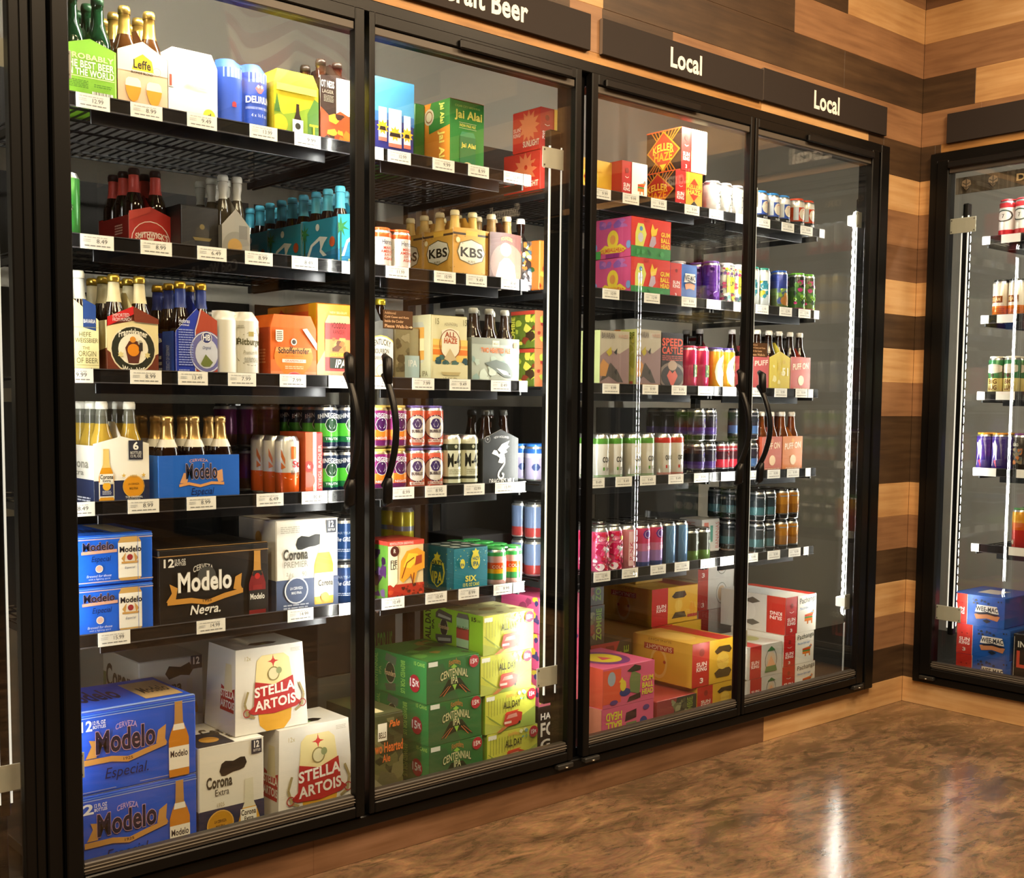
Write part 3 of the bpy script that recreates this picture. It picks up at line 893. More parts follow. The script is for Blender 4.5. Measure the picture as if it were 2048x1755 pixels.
for x, nm in ((.20, 'corner'), (1.685, 'far')):
    for y, q in ((.775, 'rear'),):
        post(RW, x, y, 'black slotted %s shelf post at the %s end of the short wall shelves' % (q, nm))

post(LW, -3.668, .2, 'slotted shelf post at the left edge of the photo')
shelf(LW, -4.4, -3.70, LIP[4], 'black wire shelf of the next cooler at the left edge')

# ================================================================== goods behind the left door
WHT, GLD, NVY, RED = 'f2efe6', 'c9973c', '1d2547', 'c1201f'
BROWN = '1c0d06g'; GREEN = '14321cg'
basket('A', 1, -3.502, 0.125, 0.125, 0.145, .19, '86c232', [
    ('t', 'PROBABLY', .06, .66, .95, .75, 'd9f0a8', 'B'), ('t', 'THE BEST BEER', .0, .52, .95, .64, 'eef8d4', 'B'), ('t', 'IN THE WORLD', .05, .40, .95, .51, 'eef8d4', 'B'),
    ('r', .05, .375, .95, .388, 'd9f0a8'), ('tx', .06, .2, .45, .33, 5, '5a8a22'), ('tx', .56, .24, .9, .3, 2, '5a8a22'), ('bar', .52, .0, .92, .17), ('r', .962, 0, .972, .82, 'd9f0a8')],
    [('t', 'BEER', .2, .3, .8, .5, 'eef8d4', 'B')], 'lime green peaked carrier of green bottles', (GREEN, GREEN, '1d3a22k'), sidecol='4f7d22', hb=.25)
basket('A', 1, -3.374, 0.125, 0.134, 0.165, .19, 'd6b596', [
    ('p', [(0, .55), (1, .55), (1, .8), (.5, 1), (0, .83)], 'e8d6bc'), ('p', [(.28, .58), (.72, .58), (.68, .74), (.5, .82), (.34, .74)], 'f0d21c'),
    ('t', 'Leffe', .31, .60, .66, .73, '2a1c08', 'B'), ('t', 'BLONDE BLOND', .26, .525, .70, .56, '2a2018', 'b'),
    ('go', .3, .10, .36, 'f6e9c8', 'd8901c'), ('go', .72, .08, .36, 'f6e9c8', 'd8901c'), ('o', .78, .6, .06, .006, 'a89080')],
    [('r', 0, 0, 1, .5, '7a3b26'), ('t', 'Leffe', .2, .6, .8, .8, 'f0d21c', 'B')], 'pale tan peaked carrier with beer goblets and gold-foil bottles', ('4a2c12g', 'c9a24cf', 'd4b05af'), sidecol='5a2318', hb=.245)
carton('A', 1, -3.247, 0.131, 0.171, .13, 'efe9de', [
    ('r', .02, .55, .07, .75, 'a04a36'), ('r', 0, .52, .1, .53, '444444'), ('c', .82, .13, .12, 'f0d838'), ('t', 'd', .79, .1, .86, .18, '3a3a2a', 'b'), ('r', .5, 0, .53, .1, '3a3430'), ('t', 'ALE', .3, .6, .8, .75, 'e2ddd2', 'b')],
    [('r', 0, 0, 1, 1, 'e0d8cc')], 'white wrap carton with one small yellow disc', slope=1)
lobes('A', 1, -3.103, 0.143, 0.177, .13, '2c50b4', [
    ('r', 0, .72, 1, .86, '8ea8e0'), ('c', .76, .63, .07, 'c86a70'), ('c', .73, .66, .025, 'f2d8d0'), ('c', .8, .66, .025, 'f2d8d0'), ('c', .76, .7, .03, '2c3a8a'),
    ('t', 'DELIRIUM', .53, .42, .99, .52, 'f0f0f6', 'B'), ('t', 'BREWED BY FAMILY BREWERY', .53, .33, .99, .365, 'd8daf0', ''), ('t', '4 x 16 fl oz', .6, .22, .9, .27, 'd8daf0', ''), ('p', [(.2, .3), (.28, .3), (.28, .36), (.24, .38), (.2, .36)], 'b43038')],
    'bright blue sleeve of two tall cans with white lettering', sidecol='22308c')
carton('A', 1, -2.955, 0.135, 0.176, .13, 'd6c21e', [
    ('p', [(0, 0), (1, 0), (1, .5), (.78, .62), (.5, .5), (.2, .42), (0, .6)], '7f9a26'), ('p', [(.75, .1), (1, 0), (1, .75), (.9, .8), (.74, .5)], '4f7a2c'), ('c', .12, .24, .17, 'e8b41e'),
    ('p', [(0, .45), (.06, .8), (.14, .45)], '3f6a28'), ('bo', .52, .03, .62, '2a1608', '2a1608', 'f2eede'), ('r', .4, .1, .64, .36, 'f2eede'), ('c', .52, .24, .06, '2a2a20'), ('r', .78, .28, .98, .32, 'e6d81e'), ('r', .86, .1, .9, .3, 'e6d81e'),
    ('r', .05, .85, .95, .98, 'efe05a')], [('r', 0, 0, 1, 1, 'a8961c')], 'yellow and green wrap carton with a brown bottle picture', slope=1)
basket('A', 1, -2.814, 0.104, 0.182, 0.190, .16, '33201a', [
    ('t', 'OT NESS', .02, .80, .42, .9, 'd8d4c8', 'B'), ('t', 'LAGER', .05, .72, .4, .77, '9a9080', 'b'), ('tx', .1, .6, .4, .7, 5, '8a8474'), ('r', .48, .45, 1, .96, 'ece8de'), ('p', [(0, 0), (1, 0), (1, .42), (.6, .5), (.3, .4), (0, .52)], 'a8491c'),
    ('sp', 4, 14, ['d8741c', '3a1a10', 'e8a02c'], .04, .12, 0, 0, 1, .45)], [('r', 0, 0, 1, .5, '7a2c14'), ('tx', .1, .6, .9, .9, 6, '8a8474')], 'dark brown carrier with orange flames and white panel', (BROWN, '3a2014g', '2a2018k'), nb=(2, 2))

# second shelf
cans('A', 2, -3.492, 'greencan', .157, [(1, '3f8f3f')], [('c', .5, .5, .16, 'e8ece4'), ('t', 'LAGER', .2, .45, .8, .55, '2c5a2c', 'B'), ('st', .5, .72, .06, .025, 5, 'c02020')], 'green tall can pack beside the frame', n=(1, 2), face=-.5, rows=2)
basket('A', 2, -3.263, 0.118, 0.112, 0.134, .2, 'a8241c', [
    ('c', .5, .32, .40, 'e6d8cc'), ('c', .5, .32, .385, 'a8241c'), ('t', "SMITHWICK'S", .14, .40, .90, .52, 'e6d8cc', 'BA'), ('o', .5, .26, .26, .012, 'e6d8cc'), ('p', [(.44, .1), (.56, .1), (.56, .36), (.6, .4), (.4, .4), (.44, .36)], 'd8c8b8'), ('p', [(0, .88), (.5, 1), (.5, .9), (.0, .7)], 'b83a2c')],
    [('tx', .55, .55, .8, .8, 4, 'd8a898'), ('c', .2, .3, .25, '7a1a14')], 'red peaked carrier with a round badge and red-necked bottles', (BROWN, 'b84034p', '2a1a16k'), sidecol='8a1c16', y=.36)
carton('A', 2, -3.148, 0.110, 0.142, .2, '14110f', [('c', .55, .5, .14, '2a2418'), ('c', .55, .62, .05, '6a5a2c'), ('p', [(.3, .42), (.8, .42), (.74, .36), (.36, .36)], '6a5a2c'), ('t', 'YUENGLING', .35, .06, .85, .14, '8a7a4a', 'b')],
    [('r', 0, 0, 1, 1, '0f0d0c')], 'almost black carton with a faint gold crest', y=.3)
basket('A', 2, -3.040, 0.083, 0.098, 0.143, .2, '8f897c', [('c', .5, .3, .28, '7a7466'), ('c', .45, .3, .15, 'a07a2c'), ('r', .6, .45, .9, .7, '6c675c')], [('r', 0, 0, 1, 1, '6c675c')], 'grey tan peaked carrier standing in shade', ('3a3428g', 'b8b2a4p', 'c8c4b8k'), y=.28)
WAVE = [('p', [(0, 0), (1, 0), (1, .36), (.6, .3), (.25, .4), (0, .32)], '1f6f9a'), ('p', [(.1, .2), (.25, .5), (.5, .64), (.72, .6), (.62, .5), (.55, .38), (.7, .25)], 'e8f0ee'),
    ('p', [(.18, .2), (.3, .46), (.5, .56), (.52, .44), (.5, .34), (.62, .22)], '2b84b4'), ('c', .85, .5, .1, 'b8542c'), ('p', [(.05, .05), (.1, .05), (.1, .7), (.06, .7)], '2c5a34'),
    ('st', .08, .74, .2, .06, 7, '2f7a3c'), ('c', .45, .82, .07, 'e0eceb'), ('t', 'BIG WAVE', .3, .06, .9, .16, 'e8d878', 'b')]
for k in range(1):
    basket('A', 2, -2.759, 0.109, 0.142, 0.149, .188, '2f9ab8', WAVE, WAVE, 'turquoise surf-wave bottle carrier', (BROWN, '4fb4d0p', '5ab8d4k'), sidecol='2a93b2', rows=3, hb=.222)

# third shelf
basket('A', 3, -3.555, 0.124, 0.130, 0.179, .17, 'e9dfa8', [
    ('p', [(.70, .62), (.95, .58), (.95, .92), (.70, 1.0)], '24417c'), ('t', 'BAVARIA', .71, .68, .94, .73, 'e8e8e8', 'b'), ('t', 'HEFE', .62, .50, .85, .56, '5a5434', ''), ('t', 'WEISSBIER', .54, .42, .98, .48, '5a5434', ''),
    ('t', 'THE', .68, .33, .82, .37, '7a6a3c', ''), ('t', 'ORIGIN', .60, .24, .94, .31, '6a6038', ''), ('t', 'OF BEER', .56, .15, .97, .22, '6a6038', ''), ('r', .55, .12, 1, .126, 'a89858'), ('t', '6', .78, .0, .88, .09, '3a341c', ''), ('r', .5, .62, 1, .625, 'b8aa68')],
    [('r', 0, 0, 1, 1, 'd8cc90')], 'cream peaked carrier with a blue ribbon, silver-necked bottles', (BROWN, 'c8ccc8p', 'd8d4c4k'), sidecol='d8cc90', nb=(2, 2), hb=.245)
FRZ = [('p', [(0, .52), (1, .52), (1, .79), (.5, .79), (0, .7)], 'e4d4a0'), ('p', [(0, 0), (1, 0), (1, .33), (.86, .27), (.5, .2), (.16, .27), (0, .36)], '6a2e1c'), ('p', [(0, .36), (.16, .27), (.84, .27), (1, .33), (1, .55), (0, .55)], 'e4d4a0'),
    ('c', .5, .38, .345, 'e8d8b4', .345), ('c', .5, .38, .325, '25281c', .325), ('c', .5, .38, .225, 'f0e8d4', .225), ('t', 'Franziskaner', .22, .585, .78, .68, 'efe9d8', 'BA'), ('t', 'Weissbier', .28, .075, .72, .155, 'efe9d8', 'Ba'),
    ('p', [(.4, .18), (.6, .18), (.63, .3), (.66, .4), (.58, .5), (.42, .5), (.34, .4), (.37, .3)], '5a2a20'), ('c', .5, .37, .09, 'e08a1c'), ('c', .49, .52, .045, 'd88c2c'), ('c', .63, .48, .035, 'b8b09c'), ('p', [(.6, .36), (.68, .36), (.68, .48), (.62, .48)], '2a2420'),
    ('st', .25, .3, .05, .03, 6, 'd8c88c'), ('st', .77, .3, .05, .03, 6, 'd8c88c'), ('t', 'NATURTRUEB', .3, .012, .7, .045, 'b88a6c', ''), ('p', [(0, .70), (0, .83), (.5, 1), (.56, .97), (.5, .88)], 'c81e22'), ('p', [(.5, 1), (1, .83), (1, .76), (.52, .78)], '7a3420'),
    ('t', 'IMPORTED', .1, .83, .42, .88, 'f0e4e0', 's'), ('t', 'FROM MUNICH', .1, .77, .46, .82, 'f0e4e0', 's')]
basket('A', 3, -3.411, 0.129, 0.132, 0.168, .2, '6a2e1c', FRZ, [('r', 0, .3, 1, 1, 'd0c090'), ('p', [(0, 0), (1, 0), (1, .5), (0, .3)], '5a2818')], 'brown and cream carrier with a round black badge and red ribbon', (BROWN, 'dccfa6p', 'c8a848f'), sidecol='c8b884', hb=.242)
basket('A', 3, -3.235, 0.112, 0.115, 0.173, .2, '2338a8', [
    ('p', [(.46, 0), (1, 0), (1, .84), (.58, 1), (.5, .8), (.46, .7)], 'a8442c'), ('ln', [(.46, 0), (.46, .68), (.52, .8), (.6, 1)], .015, 'd8d0d8'), ('c', .73, .37, .27, '6a6aa8', .31), ('o', .73, .37, .26, .015, 'd8d8e4', .3), ('c', .73, .35, .18, 'c8ccdc', .22), ('c', .73, .58, .085, 'e8e8f0'), ('c', .73, .58, .075, '2c3470'),
    ('t', 'HB', .64, .54, .82, .63, 'f0f0f4', 'B'), ('t', 'Original', .62, .40, .84, .46, '3a4478', 'i'), ('p', [(.58, .2), (.7, .34), (.88, .22), (.8, .16), (.64, .16)], '6a7438'), ('t', 'Hofbrau', .06, .78, .32, .84, 'd8dcf0', 'b'), ('t', 'Original', .06, .73, .3, .77, 'd8dcf0', 'b'), ('tx', .05, .16, .4, .7, 15, '8c98d8'), ('tx', .05, .04, .3, .12, 2, '8c98d8')],
    [('c', .45, .82, .11, 'e4e4ee'), ('c', .45, .82, .10, 'a02c34'), ('t', 'HB', .3, .77, .6, .86, 'f0f0f4', 'B'), ('r', .62, 0, .95, 1, '2f50b4'), ('t', 'PRODUCT OF GERMANY', .72, .1, .82, .7, 'c8d0f0', 'R'), ('tx', .3, .1, .6, .5, 3, 'e0e4f4')], 'royal blue carrier picturing a red bottle label', (BROWN, '2c3c84p', 'c8a03cf'), sidecol='16237a', hb=.238)
lobes('A', 3, -3.121, 0.131, 0.175, .13, 'e6e4dc', [
    ('o', .75, .44, .24, .008, '8a8874', .25), ('t', 'Bitburger', .5, .47, .99, .60, '5a5838', 'B'), ('r', .68, .63, .79, .7, 'b8a868'), ('t', 'Premium Pils', .58, .36, .92, .42, 'a8a48c', 'i'), ('tx', .6, .24, .9, .32, 3, 'a8a698'), ('c', .93, .73, .05, 'c8c6ba'), ('tx', .45, .75, .6, .8, 2, 'b8b6a8')], 'white sleeve of two tall cans with dark green lettering', sidecol='a8a498')
carton('A', 3, -2.970, 0.140, 0.173, .13, 'd9641c', [
    ('r', 0, 0, 1, .38, 'e08a5c'), ('r', 0, .16, 1, .38, 'dc7438'), ('p', [(.12, .62), (.88, .62), (.93, .45), (.88, .3), (.72, .12), (.5, .05), (.28, .12), (.12, .3), (.07, .45)], 'e8842c'), ('p', [(.12, .62), (.88, .62), (.9, .54), (.1, .54)], 'eca05c'), ('t', 'Schofferhofer', .16, .50, .84, .62, '3a2c20', 'B'), ('c', .42, .63, .012, '3a2c20'), ('c', .46, .63, .012, '3a2c20'), ('c', .5, .73, .065, 'f0e8dc'), ('c', .5, .73, .045, '4a4038'),
    ('t', 'HEFEWEIZEN MIX', .3, .44, .7, .47, '8a4c1c', ''), ('r', .24, .33, .76, .395, 'f0d8cc'), ('t', 'GRAPEFRUIT', .3, .345, .7, .38, 'd06048', 'b'), ('tx', .3, .2, .7, .27, 2, 'f0c8a0'), ('c', .5, -.0, .20, 'd8484c', .15, 20, 0, PI), ('o', .5, .0, .2, .01, 'f0a0a0', .15),
    ('p', [(.1, .95), (.26, .95), (.26, .76), (.22, .72), (.14, .72), (.1, .76)], 'ece4d8'), ('tx', .12, .75, .24, .93, 5, '6a6258'), ('p', [(.68, .98), (.78, 1.0), (1, .72), (1, .58)], 'ece4d8'), ('tx', .04, .04, .2, .1, 2, 'f4d03c')], [('r', 0, 0, 1, 1, 'b8461c'), ('tx', .2, .3, .8, .6, 5, 'e09060')], 'orange wrap carton with white ribbons and a pink fruit slice', slope=1)
carton('A', 3, -2.828, 0.135, 0.211, .27, 'd98a2c', [
    ('r', 0, 0, 1, .2, 'd0b078'), ('p', [(0, .2), (.3, .5), (.2, .2)], 'd0b078'), ('r', .55, .1, 1, .75, 'd8583c'), ('ca', .52, .07, .78, 'b83c3c', 'd8844c', 'c8a078'), ('t', 'VOODOO', .34, .68, .70, .76, '4a1c18', 'b'), ('t', 'RANGER', .38, .61, .66, .66, '4a1c18', ''), ('sp', 31, 8, ['6a4434', 'a8683c', 'd8a05c'], .04, .08, .36, .38, .68, .56), ('r', .30, .16, .75, .3, '2a2a1c'), ('t', 'IPA', .42, .17, .70, .28, 'f0ecdc', 'Bi'), ('t', 'JUICE FORCE', .3, .31, .72, .36, 'd8d838', 'b'), ('t', 'NEW BELGIUM', .3, .87, .7, .9, 'f0d0a0', '')],
    [('r', 0, .4, 1, .9, 'd8602c'), ('p', [(0, .6), (.3, .95), (.6, .7), (.4, .5)], 'c83c24'), ('r', .85, 0, 1, 1, 'e8b41c')], 'tall yellow and orange carton picturing a red can', T=[('r', 0, 0, 1, 1, 'e0a02c')])

# fourth shelf
COR = lambda t1, t2, b: [('r', 0, 0, 1, b, '20294a'), ('bo', .22, .02, .80, 'd8951c', 'e0c070', 'eae6d8'), ('r', .10, .05, .34, .12, 'd0901c'), ('r', .10, .14, .34, .31, '262f58'), ('c', .22, .28, .06, 'e0a82c'), ('r', .10, .33, .34, .46, 'f0ede2'), ('t', 'Corona', .105, .385, .335, .45, '2a261c', 'B'), ('t', 'Extra', .15, .345, .29, .38, '2a261c', 'b'),
    ('tx', .14, .16, .3, .22, 3, 'c8ccd8')]
basket('A', 4, -3.449, 0.139, 0.150, 0.168, .2, 'f1ede2', COR(0, 0, .36) + [
    ('r', .62, .66, .88, .94, '2a2e3c'), ('t', '6', .70, .80, .80, .92, 'f4f2ea', 'B'), ('t', 'BOTTLES', .65, .74, .85, .78, 'd8d6d0', 'b'), ('t', '12 FL OZ', .65, .69, .85, .73, 'd8d6d0', 'b'), ('c', .7, .27, .155, 'd8921c'), ('o', .7, .27, .165, .008, 'e8b84c'), ('t', 'LA CERVEZA', .6, .29, .8, .32, '7a5410', 'b'), ('t', 'MAS FINA', .62, .22, .78, .26, '7a5410', 'b'), ('t', '1925', .64, .40, .76, .44, 'a89c6c', ''), ('st', .52, .43, .04, .015, 5, 'd8b04c'), ('st', .88, .43, .04, .015, 5, 'd8b04c'), ('t', 'THE ORIGINAL', .54, .1, .86, .13, 'd8d8d8', 'b'), ('t', 'CERVEZA', .58, .065, .82, .09, 'd8d8d8', 'b'), ('r', .88, 0, .885, .36, '3a4468')],
    [('r', 0, 0, 1, .42, '20294a'), ('c', .3, .26, .16, 'd8921c'), ('t', 'Corona', .05, .6, .85, .75, '8a867a', 'B'), ('t', 'Extra', .2, .48, .7, .57, '8a867a', 'b'), ('c', .45, .86, .06, 'd8b4a0'), ('tx', .2, .05, .9, .14, 2, 'c8ccd8')], 'white and navy peaked carrier of clear beer bottles', ('5a5a50g', '6a6a60g', 'e8e6dck', None, 'a88a34g'), sidecol='ded8cc', hb=.25)
def modelo_six(s, w, y, desc, h=.118):
    root = basket('A', 4, s, w, h, h, .13, '2062c8', [
        ('t', 'CERVEZA', .37, .86, .6, .92, 'e0a48c', 'A'), ('p', [(.25, .40), (.3, .62), (.36, .6), (.34, .4)], 'd8a070'), ('p', [(.73, .40), (.68, .62), (.78, .68), (.79, .42)], 'd8a070'), ('t', 'Modelo', .325, .48, .715, .81, 'd8b0a0', 'bo'), ('t', 'Modelo', .325, .48, .715, .81, '161a30', 'b'),
        ('p', [(.24, .38), (.36, .42), (.5, .36), (.64, .42), (.8, .40), (.8, .34), (.64, .36), (.5, .3), (.36, .36), (.24, .32)], 'd89a5c'), ('t', 'Especial', .38, .1, .68, .29, '0e1c4c', 'i'), ('r', 0, .02, 1, .035, '6aa8f0')],
        [('r', 0, 0, 1, 1, '3a86f0')], desc, (BROWN, 'd0a868f', 'd8b070f', None, None, 'e8e2d4p'), nb=(3, 2), y=y, hb=.215, y_handle=False)
    return root
modelo_six(-3.285, 0.221, .15, 'blue low carrier of gold-topped bottles')
modelo_six(-3.285, 0.221, .30, 'blue low carrier of gold-topped bottles, second row')
cans('A', 4, -2.902, 'stiegl', .163, [(.40, 'e8601c'), (1, 'e6e2d8')], [('p', [(.1, .38), (.9, .38), (.75, .3), (.5, .27), (.3, .3)], 'e6e2d8'), ('r', .5, .66, .7, .9, 'e07a3c'), ('p', [(.16, .85), (.3, .66), (.3, .55), (.16, .7)], 'e07a3c'), ('p', [(.16, .6), (.32, .5), (.16, .46)], 'e07a3c'), ('t', 'St', .55, .5, .85, .63, 'c02c34', 'B'), ('t', 'RADLER', .5, .36, .98, .44, '6a6a64', '')], 'orange and white radler can column', n=(1, 3), face=-.2)
carton('A', 4, -2.865, 0.056, 0.174, .135, 'b8201f', [('r', 0, 0, .4, 1, 'd85c2c'), ('r', .42, 0, .62, 1, 'eadcd0'), ('t', 'STIEGL RADLER', .72, .1, .9, .8, 'e0b8a8', 'R'), ('c', .18, .46, .09, 'b82820'), ('t', '4x', .1, .43, .28, .5, 'f0e4d8', 'b'), ('c', .15, .25, .12, 'd86a5c'), ('t', 'Grapefruit', .47, .1, .57, .35, '8a8078', 'R')], [('r', 0, 0, 1, 1, 'd8602c')], 'slim red carton end with vertical lettering', slope=0)
RHG = lambda a, b, c: [(.1, '14203c'), (.14, 'd8d8d0'), (.28, a), (.30, 'e0e0d8'), (.62, b), (1, c)]
RHO = lambda nm, dk: [('c', .62, .6, .2, 'e4e8e0'), ('c', .62, .6, .185, dk), ('p', [(.62, .76), (.5, .56), (.55, .5), (.69, .5), (.74, .56)], 'e4e8e0'), ('t', 'RHINEGEIST', .1, .8, .95, .93, 'e8ecec', 'bA'), ('t', nm, .38, .18, .85, .25, 'e8ecec', 'b')]
cans('A', 4, -2.743, 'truth', .122, [(.12, '16223c'), (.28, '1c6a3c'), (.64, '55b83c'), (1, '1c2a44')], RHO('TRUTH', '24442c'), 'green and navy ghost-drop can pack', stack=2, holder='1a1a1c', rows=2, n=(2, 2))
cans('A', 4, -2.902, 'purple', .122, [(.3, '4a2814'), (1, '5a1246')], [], 'dark magenta can row behind the orange cans', n=(3, 1), stack=2, y=.375, holder='1a1a1c')

# fifth shelf
MC = lambda: [('r', 0, .90, 1, .92, 'c8b0b8'), ('r', 0, .06, 1, .08, 'c8b0b8'), ('r', 0, .945, 1, .955, '8ab8f8'), ('t', 'Modelo', .10, .69, .49, .85, 'd8a890', 'bo'), ('t', 'Modelo', .10, .69, .49, .85, '101a3a', 'b'), ('p', [(.08, .68), (.53, .7), (.53, .64), (.08, .62)], 'd0a08c'),
    ('t', 'Especial', .2, .44, .46, .58, '101f5c', 'i'), ('c', .3, .33, .075, 'd8b0a4'), ('o', .3, .33, .075, .012, 'f0e8e0'), ('t', 'Brewed for those', .14, .17, .48, .22, 'd8dcf0', 'i'), ('t', 'with a fighting spirit', .16, .11, .46, .15, 'd8dcf0', 'i'), ('t', 'MODEL', .0, .76, .025, .84, 'e0e4f0', 'b'),
    ('ca', .69, .06, .87, 'f0ede4', 'f0ede4', 'c8a05c'), ('t', 'Modelo', .56, .62, .84, .74, '1c1c28', 'B'), ('p', [(.58, .5), (.64, .62), (.62, .42)], 'c89a58'), ('p', [(.8, .5), (.74, .62), (.76, .42)], 'c89a58'), ('c', .69, .52, .06, '9a2c34'), ('p', [(.58, .44), (.8, .44), (.8, .4), (.58, .4)], 'c89a58'), ('t', 'Especial', .62, .28, .76, .34, '4a5078', 'i'), ('r', .79, .0, .795, 1, '2a70d8')]
for k, nm in ((0, 'lower'), (1, 'upper')):
    carton('A', 5, -3.499, 0.195, .124, .26, '1a62de', MC(), [('r', 0, 0, 1, 1, '2a74e0')], 'blue can case with a white can picture, %s of the pair' % nm, T=[('r', 0, 0, 1, 1, '1a55bb'), ('t', 'Modelo', .1, .2, .5, .6, '101a3a', 'B'), ('r', .55, .1, .85, .9, 'c8b48c')], base=.684 + k * .1255)
NEG = [('r', 0, .905, 1, .918, 'a8804c'), ('r', 0, .03, .3, .038, 'a8804c'), ('r', .5, .035, .72, .043, 'a8804c'), ('t', '12', .045, .77, .135, .88, 'e8e6e0', 'B'), ('t', '12 FL OZ', .14, .83, .235, .87, 'e8e6e0', 'b'), ('t', 'BOTTLES', .14, .785, .235, .825, 'e8e6e0', 'b'), ('t', 'CERVEZA', .30, .71, .48, .79, 'c8c4bc', 'bA'), ('c', .42, .62, .13, '4a4a48'),
    ('t', 'Modelo', .165, .435, .645, .69, '8a8478', 'Bo'), ('t', 'Modelo', .165, .435, .645, .69, 'f4f2ee', 'B'), ('p', [(.06, .33), (.11, .44), (.09, .56), (.16, .5), (.14, .33)], 'c88f3c'), ('p', [(.66, .42), (.68, .58), (.74, .62), (.73, .46), (.75, .38)], 'c88f3c'), ('p', [(.07, .36), (.28, .36), (.42, .31), (.58, .38), (.75, .42), (.75, .36), (.58, .31), (.42, .25), (.28, .29), (.07, .29)], 'c88f3c'), ('t', '1925', .38, .29, .46, .33, '5a3c14', 'b'), ('t', 'Negra.', .26, .1, .56, .26, 'f0eee8', 'bi'),
    ('bo', .885, .02, .88, '7a1414', 'c08a3c', '1c1a14', 'Modelo', 'f4f0e4'), ('c', .885, .56, .04, 'b8241c'), ('r', .84, .38, .93, .44, '8a1c18')]
carton('A', 5, -3.290, 0.310, 0.200, .26, '17130f', NEG, [('r', 0, .9, 1, .915, 'a8804c'), ('r', 0, 0, 1, .9, '1c1813')], 'black case with white lettering and a red-brown bottle picture', T=[('r', 0, 0, 1, .05, 'a8804c'), ('r', .1, .3, .6, .6, '2a241c')])
def corona12(pre): return [('r', 0, 0, 1, .36, '4a5878' if pre else '20294a'), ('p', [(.31, .73), (.34, .80), (.40, .825), (.52, .81), (.63, .835), (.70, .83), (.73, .77), (.69, .72), (.62, .705), (.52, .70), (.40, .675), (.34, .68)], '12100e'), ('bo', .76, .06 if pre else -.26, .86, 'd8a42c', 'd8d4bc', 'eceade'), ('r', 0, .995, 1, 1, 'e8e4da'),
    ('t', 'Corona', .11, .57, .50, .69, '3a3426', 'B'), ('t', 'PREMIER' if pre else 'Extra', .12 if pre else .24, .49, .50 if pre else .45, .555, '8a8678' if pre else '3a3426', ''), ('r', .80, .84, .96, .98, '2a2e3c'), ('t', '12', .84, .9, .92, .97, 'f0eee8', 'B'), ('t', 'BOTTLES', .83, .86, .94, .885, 'd8d6d0', 'b')]
carton('A', 5, -2.957, 0.196, 0.254, .21, 'dedbd2', corona12(True) + [('c', .31, .24, .145, 'd8dce4'), ('c', .31, .24, .13, '4a5878'), ('t', 'LA CERVEZA', .21, .25, .41, .28, 'e0e4ec', 'b'), ('t', 'MAS FINA', .23, .2, .39, .23, 'e0e4ec', 'b'), ('t', '2.6g', .15, .39, .26, .44, '9a9888', ''), ('t', '90', .4, .39, .47, .44, '9a9888', ''), ('t', 'Corona', .66, .26, .9, .33, '3a3426', 'B'), ('c', .77, .14, .05, 'd8a42c'), ('tx', .1, .04, .5, .1, 2, 'b8c0d0'), ('tx', .06, .86, .36, .94, 4, 'b0aca0')],
    [('c', .55, .8, .07, 'c89a4c'), ('r', 0, 0, 1, .36, '4a5878')], 'white and slate case with a hand hole, on the fifth shelf', T=[('r', 0, 0, 1, 1, 'd2cfc6'), ('p', [(.1, .3), (.4, .2), (.6, .4), (.2, .6)], '2a2e30')])
cans('A', 5, -2.688, 'bluegolf', .122, [(1, '1c3c6c')], [('t', 'The GREAT', .1, .5, .9, .62, 'd8dce8', 'bi'), ('t', 'ARTISAN', .2, .7, .8, .77, 'a8b4cc', ''), ('tx', .2, .2, .8, .3, 2, 'a8b4cc')], 'dark blue can pack beside the frame', stack=2, holder='2a2a2c', rows=2)

# bottom deck
MES = lambda n: [('r', 0, .925, 1, .935, '9ab0dc'), ('r', 0, .955, 1, .962, '6aa4f0'), ('r', 0, .03, .3, .038, 'a8a8d0'), ('r', .5, .04, .75, .048, 'a8a8d0'), ('t', n, .02, .77, .11, .9, 'eef0f4', 'B'), ('t', '12 FL OZ', .115, .84, .22, .885, 'eef0f4', 'b'), ('t', 'BOTTLES', .115, .79, .22, .83, 'eef0f4', 'b'), ('t', 'CERVEZA', .3, .76, .48, .83, 'b8a0d8', 'bA'),
    ('p', [(.05, .44), (.10, .58), (.08, .66), (.15, .64), (.14, .44)], 'c8924c'), ('p', [(.64, .48), (.66, .64), (.73, .7), (.72, .52), (.74, .46)], 'c8924c'), ('t', 'Modelo', .135, .47, .635, .75, 'c8a0b4', 'Bo'), ('t', 'Modelo', .135, .47, .635, .75, '1a1430', 'B'), ('p', [(.03, .43), (.26, .43), (.40, .39), (.56, .45), (.73, .50), (.73, .44), (.56, .38), (.40, .32), (.26, .36), (.03, .36)], 'c8924c'), ('t', '1925', .36, .35, .44, .385, '5a3c2c', 'b'), ('t', 'Especial.', .2, .12, .6, .29, '0e1850', 'i'),
    ('bo', .84, .01, .95, 'c87f1c', 'b8894c', 'efe9dc', 'Modelo', '2a2430')]
for k, (n, nm) in enumerate((('2', 'lower'), ('12', 'upper'))):
    carton('A', 6, -3.498, 0.304, .205, .26, '1c55d6', MES(n), [('r', 0, 0, 1, 1, '1a4cc4')], 'big blue case with a golden bottle picture, %s of the pair' % nm, T=[('r', 0, 0, 1, .06, '8aa4dc'), ('t', 'Modelo', .03, .35, .5, .8, '14183c', 'B'), ('r', .62, .15, .95, .85, 'c8a878'), ('t', 'Modelo', .68, .35, .92, .6, '3a2c1c', 'B')], base=.09 + k * .2065)
